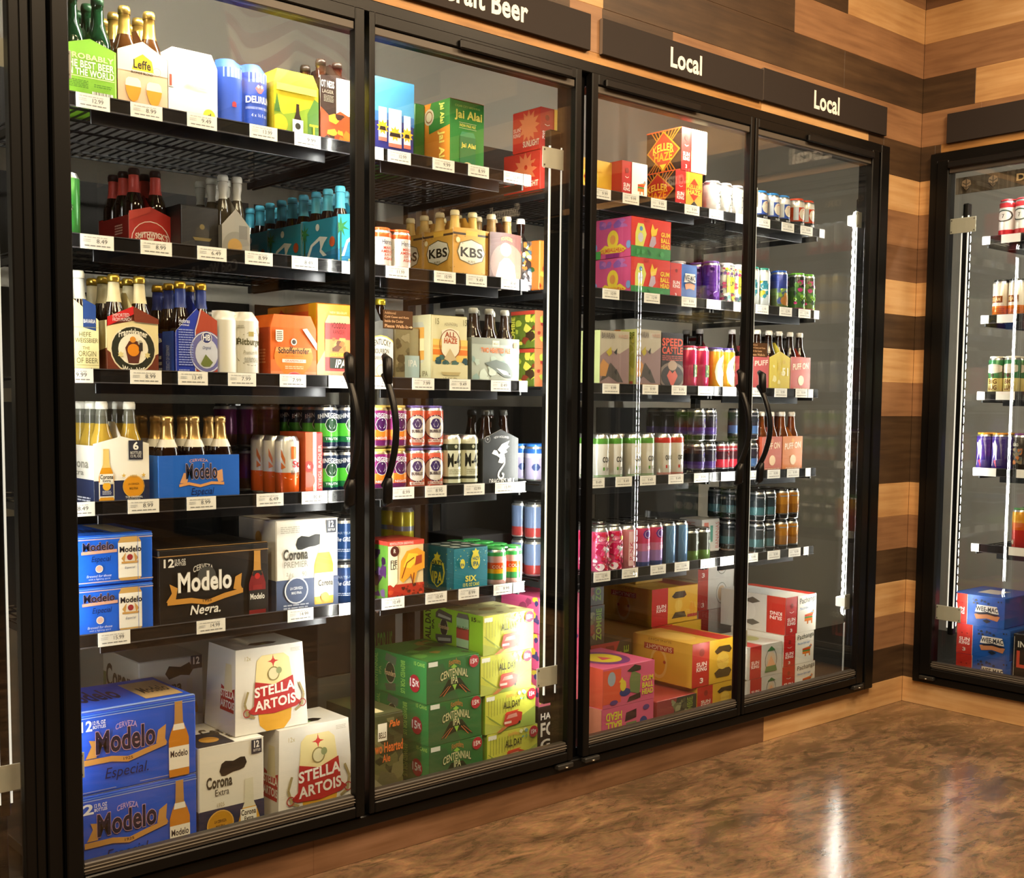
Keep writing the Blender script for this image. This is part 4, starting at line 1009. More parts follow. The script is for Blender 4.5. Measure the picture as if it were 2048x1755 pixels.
carton('A', 6, -3.188, 0.190, .268, .22, 'e4e0d4', corona12(False) + [('r', .62, .16, .87, .3, 'eceade'), ('t', 'Corona', .63, .23, .86, .29, '3a3426', 'B'), ('t', 'Extra', .68, .175, .82, .22, '3a3426', 'b'), ('c', .31, .2, .14, 'c08a1c'), ('o', .31, .2, .145, .012, 'd8a84c'), ('t', 'LA CERVEZA', .22, .22, .4, .25, '5a3c0c', 'b'), ('t', 'MAS FINA', .24, .17, .38, .2, '5a3c0c', 'b'), ('t', '1925', .26, .38, .37, .42, '9a8a5c', '')],
    [('r', 0, 0, 1, .36, '20294a')], 'white and navy case with a hand hole, on the bottom deck', T=[('r', 0, 0, .55, .55, '1c1f26'), ('c', .3, .25, .12, 'b8842c'), ('t', 'Corona', .35, .4, .95, .7, '3a3426', 'B'), ('t', 'Extra', .6, .2, .9, .35, '3a3426', 'b')], base=.09)
def stella(w, h):
    return [('t', '12x', .13, .86, .22, .91, 'b8a878', ''), ('p', [(.33, .08), (.42, .0), (.66, .0), (.76, .1), (.82, .5), (.78, .84), (.70, .9), (.38, .9), (.3, .84), (.27, .5)], 'd8a02c'), ('p', [(.27, .5), (.82, .5), (.78, .84), (.70, .9), (.38, .9), (.3, .84)], 'e8d89c'), ('c', .54, .82, .03, 'b82c2c'), ('st', .54, .82, .08, .02, 4, 'c0302c'), ('c', .54, .67, .08, 'd8cfa4'), ('o', .54, .67, .085, .015, '8a7c4c'), ('c', .62, .7, .04, '8a9464'),
        ('p', [(.16, .26), (.25, .32), (.27, .6), (.54, .54), (.82, .62), (.84, .34), (.92, .28), (.84, .24), (.54, .2), (.24, .22)], 'b01e20'), ('t', 'STELLA', .26, .41, .84, .53, 'f2ece2', 'Bs'), ('t', 'ARTOIS', .26, .25, .84, .37, 'f2ece2', 'Bs'), ('ln', [(.17, .5), (.12, .36), (.17, .22), (.26, .18)], .03, '9a8a5c'), ('ln', [(.9, .52), (.96, .38), (.92, .24), (.82, .19)], .03, '9a8a5c'), ('o', .15, .25, .05, .012, 'a02c28'), ('o', .93, .27, .05, .012, 'a02c28'), ('tx', .8, .9, .95, .95, 3, 'c0b8a8')]
def stella_box(s, w, h, base, desc, y=.15):
    d = .18; mb = MB(); i = .045 * w; c = 'e2ddd2p'
    lo = [(0, 0, 0), (w, 0, 0), (w, d, 0), (0, d, 0)]; hi = [(i, .012, h), (w - i, .012, h), (w - i, d - .012, h), (i, d - .012, h)]
    for a in range(4):
        b = (a + 1) % 4
        mb.face([lo[a], lo[b], hi[b], hi[a]], c)
    mb.face(hi, c); mb.face(lo[::-1], c)
    n = Vector((0, -h, .012)).normalized()
    def P(u, v, off):
        return Vector((i * v + u * (w - 2 * i * v), .012 * v, v * h)) + n * (off + .0003)
    draw(mb, stella(w, h), P, h / w)
    m = Vector((-h, 0, i)).normalized()
    def Q(u, v, off):
        return Vector((i * v, d - .012 * v - u * (d - .024 * v), v * h)) + m * (off + .0003)
    draw(mb, [('p', [(.5, .26), (.95, .26), (.98, .55), (.75, .5), (.52, .56)], 'b01e20'), ('p', [(.62, .5), (.9, .5), (.86, .82), (.66, .82)], 'e0d4ac'), ('t', 'STELLA', .52, .42, .97, .51, 'f2ece2', 'B'), ('t', 'ARTOIS', .52, .3, .97, .39, 'f2ece2', 'B')], Q, h / d)
    hp = faceP((0, 0, h), (1, 0, 0), (0, 1, 0), w, d, (0, 0, 1))
    draw(mb, [('p', [(.3, .3), (.38, .22), (.62, .22), (.7, .3), (.62, .4), (.38, .4)], '15130f'), ('c', .5, .26, .04, '6a8a4c')], hp, d / w)
    o = mb.build('beer_carton', None, (s, y, base))
    return finish(o, 'A', 6, s, w, desc, 'beer carton', True, 1, .2, y, base)
stella_box(-2.955, 0.246, .268, .09, 'white case with red chalice badge standing on the deck')
stella_box(-3.067, 0.225, .232, .3595, 'white case with red chalice badge raised on others', .18)
carton('A', 6, -3.225, 0.190, .21, .25, 'cfccc2', [('t', 'Corona', .10, .54, .66, .70, '3a3426', 'B'), ('t', 'Extra', .3, .40, .6, .51, '3a3426', 'b'), ('p', [(.40, .80), (.46, .9), (.64, .87), (.78, .92), (.84, .82), (.78, .74), (.64, .76), (.46, .72)], '15130f'), ('bo', .78, -.1, .8, 'c89a2c', 'd0cbb0', 'dedacb'), ('r', .8, .82, .98, 1, '2a2e3c'), ('t', '12', .84, .88, .94, .98, 'f0eee8', 'B')],
    [('t', 'Corona', .1, .5, .92, .84, '3a3426', 'B'), ('t', 'Extra', .4, .26, .85, .46, '3a3426', 'b'), ('bo', .06, -.2, .9, '6a7a2c', '7a8a5c', 'cfccc2')], 'white case with a hand hole behind the big blue cases', base=.33, y=.43)
carton('A', 6, -3.228, 0.182, .238, .24, '20294a', [('c', .5, .5, .2, 'c08a1c')], [], 'navy case carrying the white case at the back', base=.09, y=.43, note=False)
carton('A', 6, -3.02, .30, .268, .2, 'd8d4ca', [('t', 'Corona', .2, .4, .8, .6, '3a3426', 'B')], [], 'white case carrying the raised chalice case', base=.09, y=.42, note=False)

# ================================================================== goods behind the second door
carton('B', 1, -2.642, 0.140, 0.213, .13, '2c2f8a', [('p', [(0, .45), (1, .5), (1, 1), (0, 1)], '5aa8d8'), ('p', [(0, .42), (.5, .5), (1, .42), (1, .55), (0, .56)], '3c78c0')] + sum([[('r', x0, v0, x1, v1, 'e8eef0'), ('st', (x0 + x1) / 2, v0 + .18, .1, .06, 9, 'e8b82c'), ('p', [(x0 + .02, v0 + .14), (x1 - .02, v0 + .14), (x1 - .04, v0 + .19), (x0 + .04, v0 + .19)], '2c1a1a'), ('r', x0, v0, x1, v0 + .05, 'd87a6a')] for x0, x1, v0, v1 in ((.12, .32, .18, .62), (.36, .68, .12, .62), (.73, .9, .13, .56))], []) + [('tx', .1, .02, .95, .08, 2, 'd8d8a8')], [('r', 0, 0, 1, 1, 'c02c2c'), ('c', .5, .7, .2, 'e8e8f0')], 'violet blue carton picturing three cans with sunglasses')
carton('B', 1, -2.412, 0.039, .20, .25, '3c7a34', [], [('o', .5, .7, .1, .03, 'd8e0c8')], 'green carton end behind the orange and green one', y=.27)
carton('B', 1, -2.371, 0.132, 0.200, .13, '2f8a3c', [('r', 0, 0, 1, .05, 'd8882c'), ('t', 'CIGAR CITY BREWING', .14, .9, .86, .93, 'c8d86c', ''), ('t', 'Jai Alai', .13, .70, .92, .86, 'f0e46c', 'B'), ('r', .25, .675, .75, .68, 'e8e8c0'), ('t', 'INDIA PALE ALE', .27, .62, .73, .66, 'f0e46c', 'b'), ('r', .25, .595, .75, .6, 'e8e8c0'), ('ca', .5, .0, .55, '2c7a4c', '2f7a44', '4a9a6c'), ('t', 'Jai Alai', .31, .3, .73, .39, 'f0e46c', 'B'), ('c', .5, .04, .1, 'e8d8a8', .07)],
    [('r', 0, 0, 1, 1, 'd8862c'), ('p', [(.22, .55), (1, .62), (1, 1), (.3, 1), (.2, .85)], '3a7a34'), ('c', .22, .8, .12, 'd0c0a0'), ('o', .22, .8, .09, .02, '8a5a2c'), ('t', 'Jai Alai', .6, .66, .8, .97, 'e8e46c', 'DB'), ('t', 'Jai Alai', .55, .04, .82, .56, 'f0e070', 'DB')], 'green-fronted carton with an orange side', T=[('r', 0, 0, 1, 1, 'd8862c')])
cans('B', 2, -2.562, 'heretic', .122, [(.1, 'e0622c'), (.88, 'efece6'), (1, 'e0622c')], [('t', 'Heretic', .45, .68, .95, .82, '2c3a5c', ''), ('t', 'MAKE', .5, .54, .85, .62, 'd8503c', 'b'), ('t', 'AMERICA', .4, .44, .98, .52, 'd8503c', 'b'), ('t', 'JUICY', .52, .34, .85, .42, 'd8503c', 'b'), ('t', 'AGAIN', .5, .24, .92, .32, 'd8503c', 'b'), ('sp', 5, 10, ['c8c8c8'], .01, .03, .0, .2, .35, .8)], 'white and orange can pack with an orange holder', holder='e8642c', face=-.3, stack=1)
KBS = lambda: [('r', 0, .86, 1, .9, '3a2c1a'), ('r', .35, .86, .68, .95, 'd8a83c'), ('p', [(.5, .32), (.82, .4), (.9, .55), (.82, .72), (.5, .8), (.18, .72), (.10, .55), (.18, .4)], '6a5a34'), ('p', [(.5, .34), (.8, .41), (.87, .55), (.8, .71), (.5, .78), (.2, .71), (.13, .55), (.2, .41)], 'd8d0b8'), ('t', 'KBS', .2, .46, .82, .64, '2a2010', 'B'), ('sp', 8, 14, ['8a6420', '6a4a1c'], .008, .02, .02, .05, .98, .3), ('sp', 9, 8, ['8a6420'], .008, .018, .02, .7, .4, .85), ('c', .12, .76, .05, 'e8d8a8'), ('t', 'KBS', .4, .36, .6, .4, '6a5a34', '')]
basket('B', 2, -2.310, 0.141, 0.162, 0.165, .150, 'c8953c', KBS(), KBS(), 'golden carrier with shield badges and gold-necked bottles', (BROWN, 'd8b05cp', 'd8c898p'), nb=(2, 2), hb=.218, y=.21, rows=2)
basket('B', 2, -2.172, 0.129, 0.161, 0.164, .135, '5a3630', [('c', .55, .4, .42, '7a5a4c', .4), ('c', .5, .68, .14, 'e0b898', .13), ('p', [(.15, .08), (.3, .42), (.45, .52), (.6, .52), (.78, .4), (.85, .08)], 'e8dccb'), ('c', .5, .24, .1, 'd8a888', .05), ('t', 'FOUNDERS', .35, .86, .7, .93, 'c8a45c', 'A'), ('t', 'BREAKFAST STOUT', .2, .04, .85, .12, 'c8a88c', 'b')], [], 'maroon carrier picturing a child eating', (BROWN, '8a6a3cp', 'c8b898k'), nb=(2, 2), hb=.218, y=.2)
basket('B', 2, -1.986, 0.044, 0.155, 0.158, .135, '2a2422', [('sp', 12, 40, ['e8a04c', 'e8e0d0', 'c8682c', '5a504c', '3a5a6a'], .02, .07, 0, .3, 1, 1), ('sp', 13, 20, ['8a8a90', 'd8d8dc', '4a4a50'], .02, .08, 0, 0, 1, .4)], [('sp', 14, 30, ['e8a04c', 'e8e0d0', 'c8682c'], .02, .07, 0, 0, 1, 1)], 'black carrier covered in orange comic art', (BROWN, BROWN, 'e8e4dck'), nb=(1, 2), hb=.23, y=.26)
# third shelf
basket('B', 3, -2.657, 0.083, 0.163, 0.175, .135, '6a6a68', [('c', .5, .4, .36, 'e0c060', .36), ('c', .5, .4, .34, 'e4dfd0', .34), ('t', 'KENTUCKY', .1, .6, .9, .7, '4a4438', 'bA'), ('t', 'BOURBON', .2, .46, .82, .54, '5a5448', 'b'), ('t', 'BARREL ALE', .2, .36, .82, .42, '5a5448', ''), ('o', .5, .18, .1, .01, 'b8a880'), ('r', 0, 0, 1, .1, 'c8a03c')], [('r', 0, 0, 1, 1, '4a4a48')], 'grey carrier with a big round cream label', (BROWN, '1c0d06g', 'e0c83cf'), nb=(2, 2), hb=.236)
carton('B', 3, -2.533, 0.089, 0.162, .13, '8a8468', [('sp', 21, 14, ['5a5440', '6c6850', 'a8a288'], .03, .1, .05, .2, .6, .9), ('r', .4, 0, 1, .5, 'a8c0c4'), ('t', 'IPA', .55, .3, .9, .42, 'e0e4e0', 'b')], [], 'dim olive carton behind the walk-in notice', y=.2)
carton('B', 3, -2.438, 0.138, 0.202, .13, 'd9d2aa', [('r', .05, .32, 1, .65, 'e8c468'), ('r', .05, .42, 1, .5, 'dc7a2c'), ('r', .05, .52, 1, .56, 'e0a04c'), ('sp', 22, 16, ['3c5a5c', '2c4a54', '4a6a64'], .03, .07, .05, .28, 1, .42), ('r', .05, 0, 1, .28, 'd9d2aa'), ('p', [(.28, .45), (.5, .3), (.75, .45), (.75, .78), (.5, .82), (.28, .78)], 'e8e0c8'), ('o', .51, .58, .2, .012, '8a4a24', .22), ('t', 'ALL', .36, .68, .66, .76, 'a0482c', 'B'), ('t', 'HAZE', .34, .59, .7, .67, 'b8502c', 'B'), ('p', [(.34, .36), (.5, .52), (.68, .36), (.5, .32)], 'c8b48c'), ('t', '15', .1, .86, .2, .95, '8a845c', 'b'), ('t', '15', .86, .86, .96, .95, '8a845c', 'b'), ('t', 'FOUNDERS', .35, .86, .7, .9, '6a5a3c', 'A'), ('p', [(.25, .17), (.8, .17), (.74, .12), (.32, .12)], 'b8a878'), ('t', 'LO-CAL IPA', .32, .04, .7, .09, '7a7450', 'b')],
    [('r', 0, 0, 1, 1, 'c8c29c'), ('ca', .5, .3, .6, 'd8a04c', 'e8d8a8', 'b8b8a8'), ('t', 'LO-CAL IPA', .1, .1, .9, .18, '7a7450', 'b')], 'tall cream carton with a campsite badge', T=[('r', 0, 0, 1, 1, 'c0bb96')])
basket('B', 3, -2.282, 0.190, 0.142, 0.143, .135, 'a8b0a4', [('r', 0, .86, 1, 1, '8a8f84'), ('r', .43, .82, .57, .95, 'e8e0c0'), ('t', 'BELLS', .45, .86, .55, .9, '4a4438', 'b'), ('sp', 23, 14, ['c8d4c8', '8aa4a0', 'b0c0b4'], .06, .2, 0, .1, 1, .8), ('t', 'TWO HEARTED ALE', .18, .68, .8, .79, 'd8702c', 'B'), ('p', [(.25, .46), (.5, .54), (.74, .46), (.9, .24), (.84, .16), (.66, .18), (.4, .36)], '6a7470'), ('p', [(.5, .36), (.72, .3), (.82, .2), (.66, .22)], 'e8e8e0'), ('c', .78, .24, .02, '20201c'), ('r', 0, .04, 1, .05, 'd8602c'), ('c', .92, .86, .07, 'd8702c')], [('r', 0, 0, 1, 1, '7a8078')], 'silver green carrier with a leaping fish', (BROWN, '3a2c24g', 'a8a8a0k'), nb=(3, 2), hb=.232, y_handle=False)
# fourth shelf
def nights(cx, y, desc, stack=2): cans('B', 4, cx, 'nights', .122, [(.16, '6a1f5c'), (.26, 'e0602c'), (.45, 'e8852c'), (1, '8a2270')], RHO('NIGHTS', '4a1c54'), desc, stack=stack, holder='c8b060', face=-.35, rim='c8b48cs', y=y, rows=2)
nights(-2.575, .15, 'magenta and orange can pack')
cans('B', 4, -2.440, 'bubbles', .122, [(1, 'd8624c')], [('c', .5, .52, .36, 'e8e0d4', .36), ('o', .5, .52, .36, .03, '5a2a48', .36), ('c', .5, .62, .16, '4a3a6a'), ('p', [(.5, .76), (.4, .6), (.44, .53), (.56, .53), (.6, .6)], 'e8e4ec'), ('t', 'BUBBLES', .28, .36, .72, .45, '3a2438', 'b'), ('r', .2, .08, .8, .16, 'e8d8cc'), ('t', 'BUBBLES', .25, .095, .75, .145, 'a04838', 'b')], 'coral can pack with violet holders', stack=2, holder='6a5aa8', face=-.3, rows=2)
cans('B', 4, -2.304, 'mfortythree', .162, [(.06, '3a3c30'), (.14, 'd8dcc0'), (.2, '3a3c30'), (.76, 'e4e6cc'), (.9, '3c4030'), (1, 'e0e2c8')], [('t', 'M-43', .24, .40, .92, .70, '24241c', 'B'), ('tx', .3, .24, .9, .36, 3, 'a8a888'), ('c', .56, .84, .04, 'd8dcc0')], 'pale cream tall can pack with black lettering', holder=None, face=-.25, rows=2)
basket('B', 4, -2.235, 0.144, 0.149, 0.178, .135, '23272a', [('t', 'NEW HOLLAND', .3, .85, .72, .89, 'd8d8d4', 'A'), ('o', .12, .83, .06, .008, 'a8a8a4'), ('c', .12, .83, .02, 'a8a8a4'), ('p', [(.24, .58), (.3, .64), (.38, .63), (.44, .56), (.52, .6), (.60, .56), (.62, .46), (.54, .40), (.42, .42), (.46, .5), (.38, .54), (.3, .56)], 'f2f2ee'), ('p', [(.40, .64), (.52, .74), (.74, .80), (.68, .72), (.74, .70), (.64, .64), (.68, .60), (.56, .56), (.50, .58)], 'f2f2ee'), ('ln', [(.60, .5), (.60, .40), (.52, .32), (.44, .25), (.42, .18), (.48, .13), (.56, .15), (.57, .22), (.52, .22)], .035, 'f2f2ee'), ('t', "DRAGON'S MILK", .17, .05, .9, .14, 'e8e8e4', 'b'), ('tx', .17, .01, .9, .04, 1, 'a8a8a4')], [('r', 0, 0, 1, 1, '1a1c1e')], 'black peaked carrier with a white dragon', (BROWN, BROWN, '2a2a28k'), nb=(2, 2), hb=.236, sidecol='1a1c1e')
# fifth shelf
carton('B', 5, -2.591, 0.130, 0.173, .13, 'e8d0a0', [('r', 0, .92, 1, 1, 'd8483c'), ('t', 'REVOLUTION BREWING', .05, .935, .7, .98, 'f0d0c8', 'b'), ('r', 0, 0, 1, .26, 'b8301f'), ('sp', 41, 22, ['7a1c14', 'd8502c', '4a1410'], .02, .06, 0, 0, 1, .28), ('p', [(.0, .3), (.14, .22), (.25, .3), (.25, .92), (0, .92)], 'f0e4c0'), ('t', 'FIE', .06, .6, .24, .68, '1c1814', 'B'), ('t', 'LD.', .06, .52, .24, .6, '1c1814', 'B'), ('c', .17, .83, .09, '4a1c1a'), ('t', 'R', .14, .8, .2, .87, 'e8e0d0', 'B'), ('p', [(.3, .34), (.34, .66), (.5, .82), (.8, .86), (1, .78), (1, .5), (.8, .46), (.7, .24), (.62, .4), (.4, .28)], 'e8a02c'), ('p', [(.4, .55), (.55, .78), (.8, .76), (.9, .6), (.75, .62), (.6, .52)], 'f0cc3c'), ('p', [(.72, .56), (.92, .6), (.92, .74), (.76, .72)], 'a8401c'), ('ln', [(.36, .36), (.5, .62), (.7, .7)], .02, '8a3a14'), ('ln', [(.6, .42), (.66, .26), (.7, .44)], .02, '8a3a14')],
    [('r', 0, 0, 1, .93, '6aa03c'), ('r', 0, .93, 1, 1, 'd8483c'), ('sp', 42, 16, ['5a3468', '3a2040', '8a6aa0'], .06, .16, 0, .05, .95, .85)], 'yellow and red art carton with a green and purple side', T=[('r', 0, 0, 1, 1, 'a03028')])
HZ = lambda: [('p', [(.5, .05), (.68, .18), (.74, .42), (.7, .62), (.56, .74), (.42, .74), (.3, .62), (.26, .42), (.32, .18)], 'd8cc3c'), ('p', [(.5, .08), (.65, .2), (.7, .42), (.66, .58), (.34, .58), (.3, .42), (.35, .2)], '2a5a5c'), ('st', .5, .74, .14, .08, 6, 'd8cc3c'), ('t', 'HAZY', .32, .56, .68, .68, '1c3a3c', 'B'), ('t', 'IPA', .35, .15, .67, .42, 'd8cc3c', 'B'), ('sp', 44, 34, ['b8d8c8', '8ac0b8', 'd8cc3c'], .006, .014, .02, .03, .98, .95)]
HZF = [('sp', 46, 40, ['b8d8c8', '8ac8c8', 'd8cc3c'], .008, .016, .02, .5, .98, .95), ('c', .62, .68, .13, 'd8cc3c', .19), ('st', .62, .86, .12, .07, 6, 'd8cc3c'), ('t', 'HAZY', .53, .70, .72, .78, '1c5a6a', 'B'), ('t', 'IPA', .54, .56, .71, .67, '1c5a6a', 'B'), ('c', .24, .64, .07, 'd8cc3c', .11), ('t', 'IPA', .19, .58, .29, .65, '1c5a6a', 'B'), ('t', 'SIX', .32, .22, .64, .36, 'e0d44c', 'B'), ('t', '12 FL OZ CANS', .25, .11, .72, .19, 'e0d44c', 'b')]
carton('B', 5, -2.349, 0.137, 0.135, .16, '1f7486', HZF, [('r', 0, 0, 1, 1, '2a5a62')] + HZ(), 'teal can carton with yellow hop faces', T=[('r', 0, 0, 1, 1, '3a4a48')] + [('c', .2 + .3 * i, .18 + .3 * j, .09, 'a8b0a8', .11) for i in range(3) for j in range(3)])
cans('B', 5, -2.118, 'stripe', .122, [(.14, 'd8a8a0'), (.17, '4a7a4c'), (.34, '3c8a50'), (.48, 'e8a41c'), (.68, 'd8501c'), (.88, 'd8a49c'), (1, '3f9a4c')], [('r', .72, .1, 1, .8, 'e8d8d4'), ('t', 'COLA', .2, .5, .66, .6, 'e8c0b0', 'b')], 'striped green, yellow and orange can pack with green holders', holder='3f9a4c', face=-.3, rows=2)
cans('B', 5, -2.360, 'yellow', .122, [(.4, 'c8b82c'), (.55, '8a90a0'), (1, 'd0c02c')], [], 'yellow can pack at the back', n=(1, 2), stack=2, y=.36, holder=None)
carton('B', 5, -2.091, .22, .13, .2, '1c1a1a', [('t', 'BRIXTON EWING', .1, .6, .9, .72, 'a8a8a0', 'b'), ('t', 'OGGY', .5, .2, .9, .5, 'b8b8b0', 'B')], [], 'dark carton at the back with faint white lettering', y=.43, base=.684)
# bottom deck
carton('B', 6, -2.650, 0.114, .26, .24, '3c4226', [('sp', 51, 30, ['5a5c34', '2c3018', '6c6a44'], .06, .16, 0, 0, 1, .95), ('r', .2, .70, .48, .9, 'e8e0c8'), ('t', 'BELLS', .23, .73, .45, .8, '4a3418', 'B'), ('t', 'Pale', .55, .84, .9, .92, 'd8702c', 'bi'), ('t', 'Two Hearted', .0, .56, .98, .68, 'd8702c', 'b'), ('t', 'Ale', .34, .45, .58, .54, 'd8702c', 'b'), ('p', [(.0, .1), (.3, .36), (.7, .3), (1, .1), (1, .0), (0, 0)], '5c5a3c'), ('p', [(.05, .3), (.3, .2), (.6, .05), (.3, .02), (.05, .1)], '8a8468')], [('r', 0, 0, 1, 1, '2c301c')], 'camouflage green case with orange script', T=[('r', 0, 0, 1, 1, '4a4e30'), ('r', .3, .1, .55, .35, 'e8d8a8')])
CEN = [('p', [(0, 0), (1, 0), (1, .9), (.7, 1), (0, 1)], '2c6c38'), ('p', [(0, 0), (.6, 0), (.3, .9), (0, .9)], '35603a'), ('r', .03, .86, .2, .97, 'dce0d8'), ('t', 'Founders', .41, .85, .63, .99, 'b0783c', 'bA'), ('p', [(.22, .1), (.4, .5), (.62, .5), (.84, .08), (.6, .25), (.46, .22)], '1c2a18'), ('t', 'CENTENNIAL', .24, .55, .78, .76, '20281a', 'BA'), ('t', 'CENTENNIAL', .25, .56, .77, .75, 'c8cc9c', 'bA'), ('t', 'IPA', .45, .38, .58, .55, 'c8cc9c', 'b'), ('p', [(.47, .36), (.56, .36), (.52, .22)], '8ac04c'), ('p', [(.5, .85), (.44, .78), (.5, .74), (.56, .78)], '8ac04c'), ('ln', [(.44, .34), (.3, .12)], .02, 'b86a3c'), ('ln', [(.40, .34), (.24, .14)], .012, 'b86a3c'), ('ln', [(.60, .34), (.74, .12)], .02, 'b86a3c'), ('ln', [(.64, .34), (.8, .14)], .012, 'b86a3c'), ('c', .88, .84, .15, 'a82232'), ('t', '15', .815, .78, .885, .9, 'f0e8e8', 'B'), ('t', 'PK', .89, .8, .945, .89, 'f0e8e8', 'B')]
CENL = [('r', 0, 0, 1, 1, '2f7f40'), ('t', '15 CANS', .78, .85, .97, .94, '9ac85c', 'b'), ('c', .35, .5, .2, 'b8b09c', .26), ('c', .35, .5, .19, '2a3a24', .24), ('t', 'Founders', .25, .42, .45, .56, 'd0b084', 'B'), ('p', [(.25, .78), (.45, .7), (.47, .9), (.28, .96)], '5a6a54'), ('p', [(.25, .2), (.45, .28), (.46, .1), (.28, .05)], '4a5a44'), ('t', 'CENTENNIAL', .06, .1, .12, .9, '8ab85c', 'R'), ('t', 'IPA', .14, .4, .19, .6, '8ab85c', 'R'), ('t', 'BREWED FOR US', .55, .1, .63, .88, '8ac85c', 'DB'), ('c', .8, .42, .21, 'a82232'), ('t', '15', .72, .33, .81, .53, 'f0e8e8', 'B'), ('t', 'PK', .82, .36, .88, .5, 'f0e8e8', 'B')]
CENT = [('r', 0, 0, 1, 1, '3c7a3a'), ('sp', 61, 12, ['2a4a28', '8a7a3c', '5a9a48'], .05, .15, .05, .1, .95, .9)]
for k, nm in enumerate(('lowest', 'middle', 'topmost')):
    s_, w_ = ((-2.439, 0.211), (-2.441, 0.206), (-2.449, 0.205))[k]
    carton('B', 6, s_, w_, .1305, .29, '2f7f40', CEN, CENL, 'green hop-leaf case with red roundels, %s of the stack' % nm, T=CENT, base=.09 + k * .1315)
ALD = [('r', 0, 0, 1, 1, 'c8cc4c'), ('p', [(0, .3), (.35, .1), (.6, 0), (0, 0)], 'b0bc54'), ('p', [(.3, 0), (1, .5), (1, 0)], '9aae4c'), ('r', .02, .84, .18, .95, 'e4e6d8')] + [('r', .06 + .055 * i, .42 + .01 * i, .066 + .055 * i, .86, '5a6a2c') for i in range(9)] + [('t', 'Founders', .4, .86, .62, .97, 'd89a4c', 'bA'), ('sp', 62, 10, ['7aa8a0', '8ab05c', 'e8e4b0'], .03, .07, .6, .7, .98, .98), ('t', 'ALL DAY', .34, .58, .68, .76, '3a3a1c', 'B'), ('p', [(.34, .2), (.38, .42), (.62, .46), (.72, .4), (.70, .2), (.6, .12), (.4, .1)], 'b83a2c'), ('p', [(.40, .3), (.44, .4), (.6, .42), (.62, .32)], 'c88c7c'), ('r', .36, .18, .5, .24, 'e0c8b8'), ('p', [(.36, .42), (.6, .46), (.66, .5), (.4, .48)], 'd8402c'), ('c', .66, .16, .035, '2a2418'), ('p', [(.2, 0), (.34, .14), (.42, .1), (.3, 0)], 'b8743c'), ('ln', [(0, .5), (.36, .1)], .015, '6a8a3c'), ('ln', [(.05, .42), (.3, .14)], .012, '4a6a2c'), ('c', .9, .84, .15, 'a82232'), ('t', '15', .845, .78, .905, .9, 'f0e8e8', 'B'), ('t', 'PK', .91, .8, .955, .88, 'f0e8e8', 'B')]
ALL_ = [('r', 0, 0, 1, 1, '8ab82c'), ('t', 'ALL DAY', .03, .1, .13, .92, '2a2a18', 'RB'), ('t', 'IPA', .15, .4, .19, .66, '2a2a18', 'RB'), ('c', .36, .5, .17, 'c8c0a0', .24), ('c', .36, .5, .155, '33302a', .22), ('t', 'Founders', .27, .45, .45, .57, 'c8a078', 'B'), ('p', [(.22, .72), (.5, .66), (.5, .86), (.28, .96), (.22, .84)], '4a4a44'), ('p', [(.22, .28), (.5, .34), (.5, .14), (.28, .04), (.22, .16)], '4a4a44'), ('p', [(.26, .76), (.48, .72), (.48, .78), (.27, .84)], 'a8a89c'), ('p', [(.26, .2), (.48, .26), (.48, .18), (.27, .12)], 'a8a89c'), ('ca', .68, .04, .92, '9ab88c', 'a84038', '5c5c58'), ('t', 'ALL DAY', .59, .55, .77, .64, '2a4a24', 'b'), ('t', '15', .83, .82, .9, .93, '2a2a18', 'b'), ('t', 'CANS', .915, .83, .975, .89, '2a2a18', '')]
for k, nm in enumerate(('lowest', 'second lowest', 'second highest', 'topmost')):
    s_, w_ = ((-2.210, 0.214), (-2.219, 0.213), (-2.239, 0.213), (-2.230, 0.211))[k]
    carton('B', 6, s_, w_, .126, .31, 'b8c43c', ALD, ALL_, 'lime yellow case picturing a red car, %s of the stack' % nm, T=[('r', 0, 0, 1, 1, 'a8a878'), ('sp', 63, 18, ['8a7a4c', 'c8c890', '6a6a4c'], .04, .12, .02, .05, .98, .95)], base=.09 + k * .127)
carton('B', 6, -2.60, .30, .26, .3, '4a3a30', [('t', '15PK', .7, .7, .9, .9, 'c8a8a0', 'b'), ('t', 'BREWED FOR US', .5, .1, .95, .45, '5a8a3c', 'b')], [], 'brown case at the back of the deck', y=.52, base=.09 + .3, note=False)
carton('B', 6, -2.60, .30, .298, .3, '6c6455', [], [], 'plain card case at the back under the brown one', y=.52, base=.09, note=False)

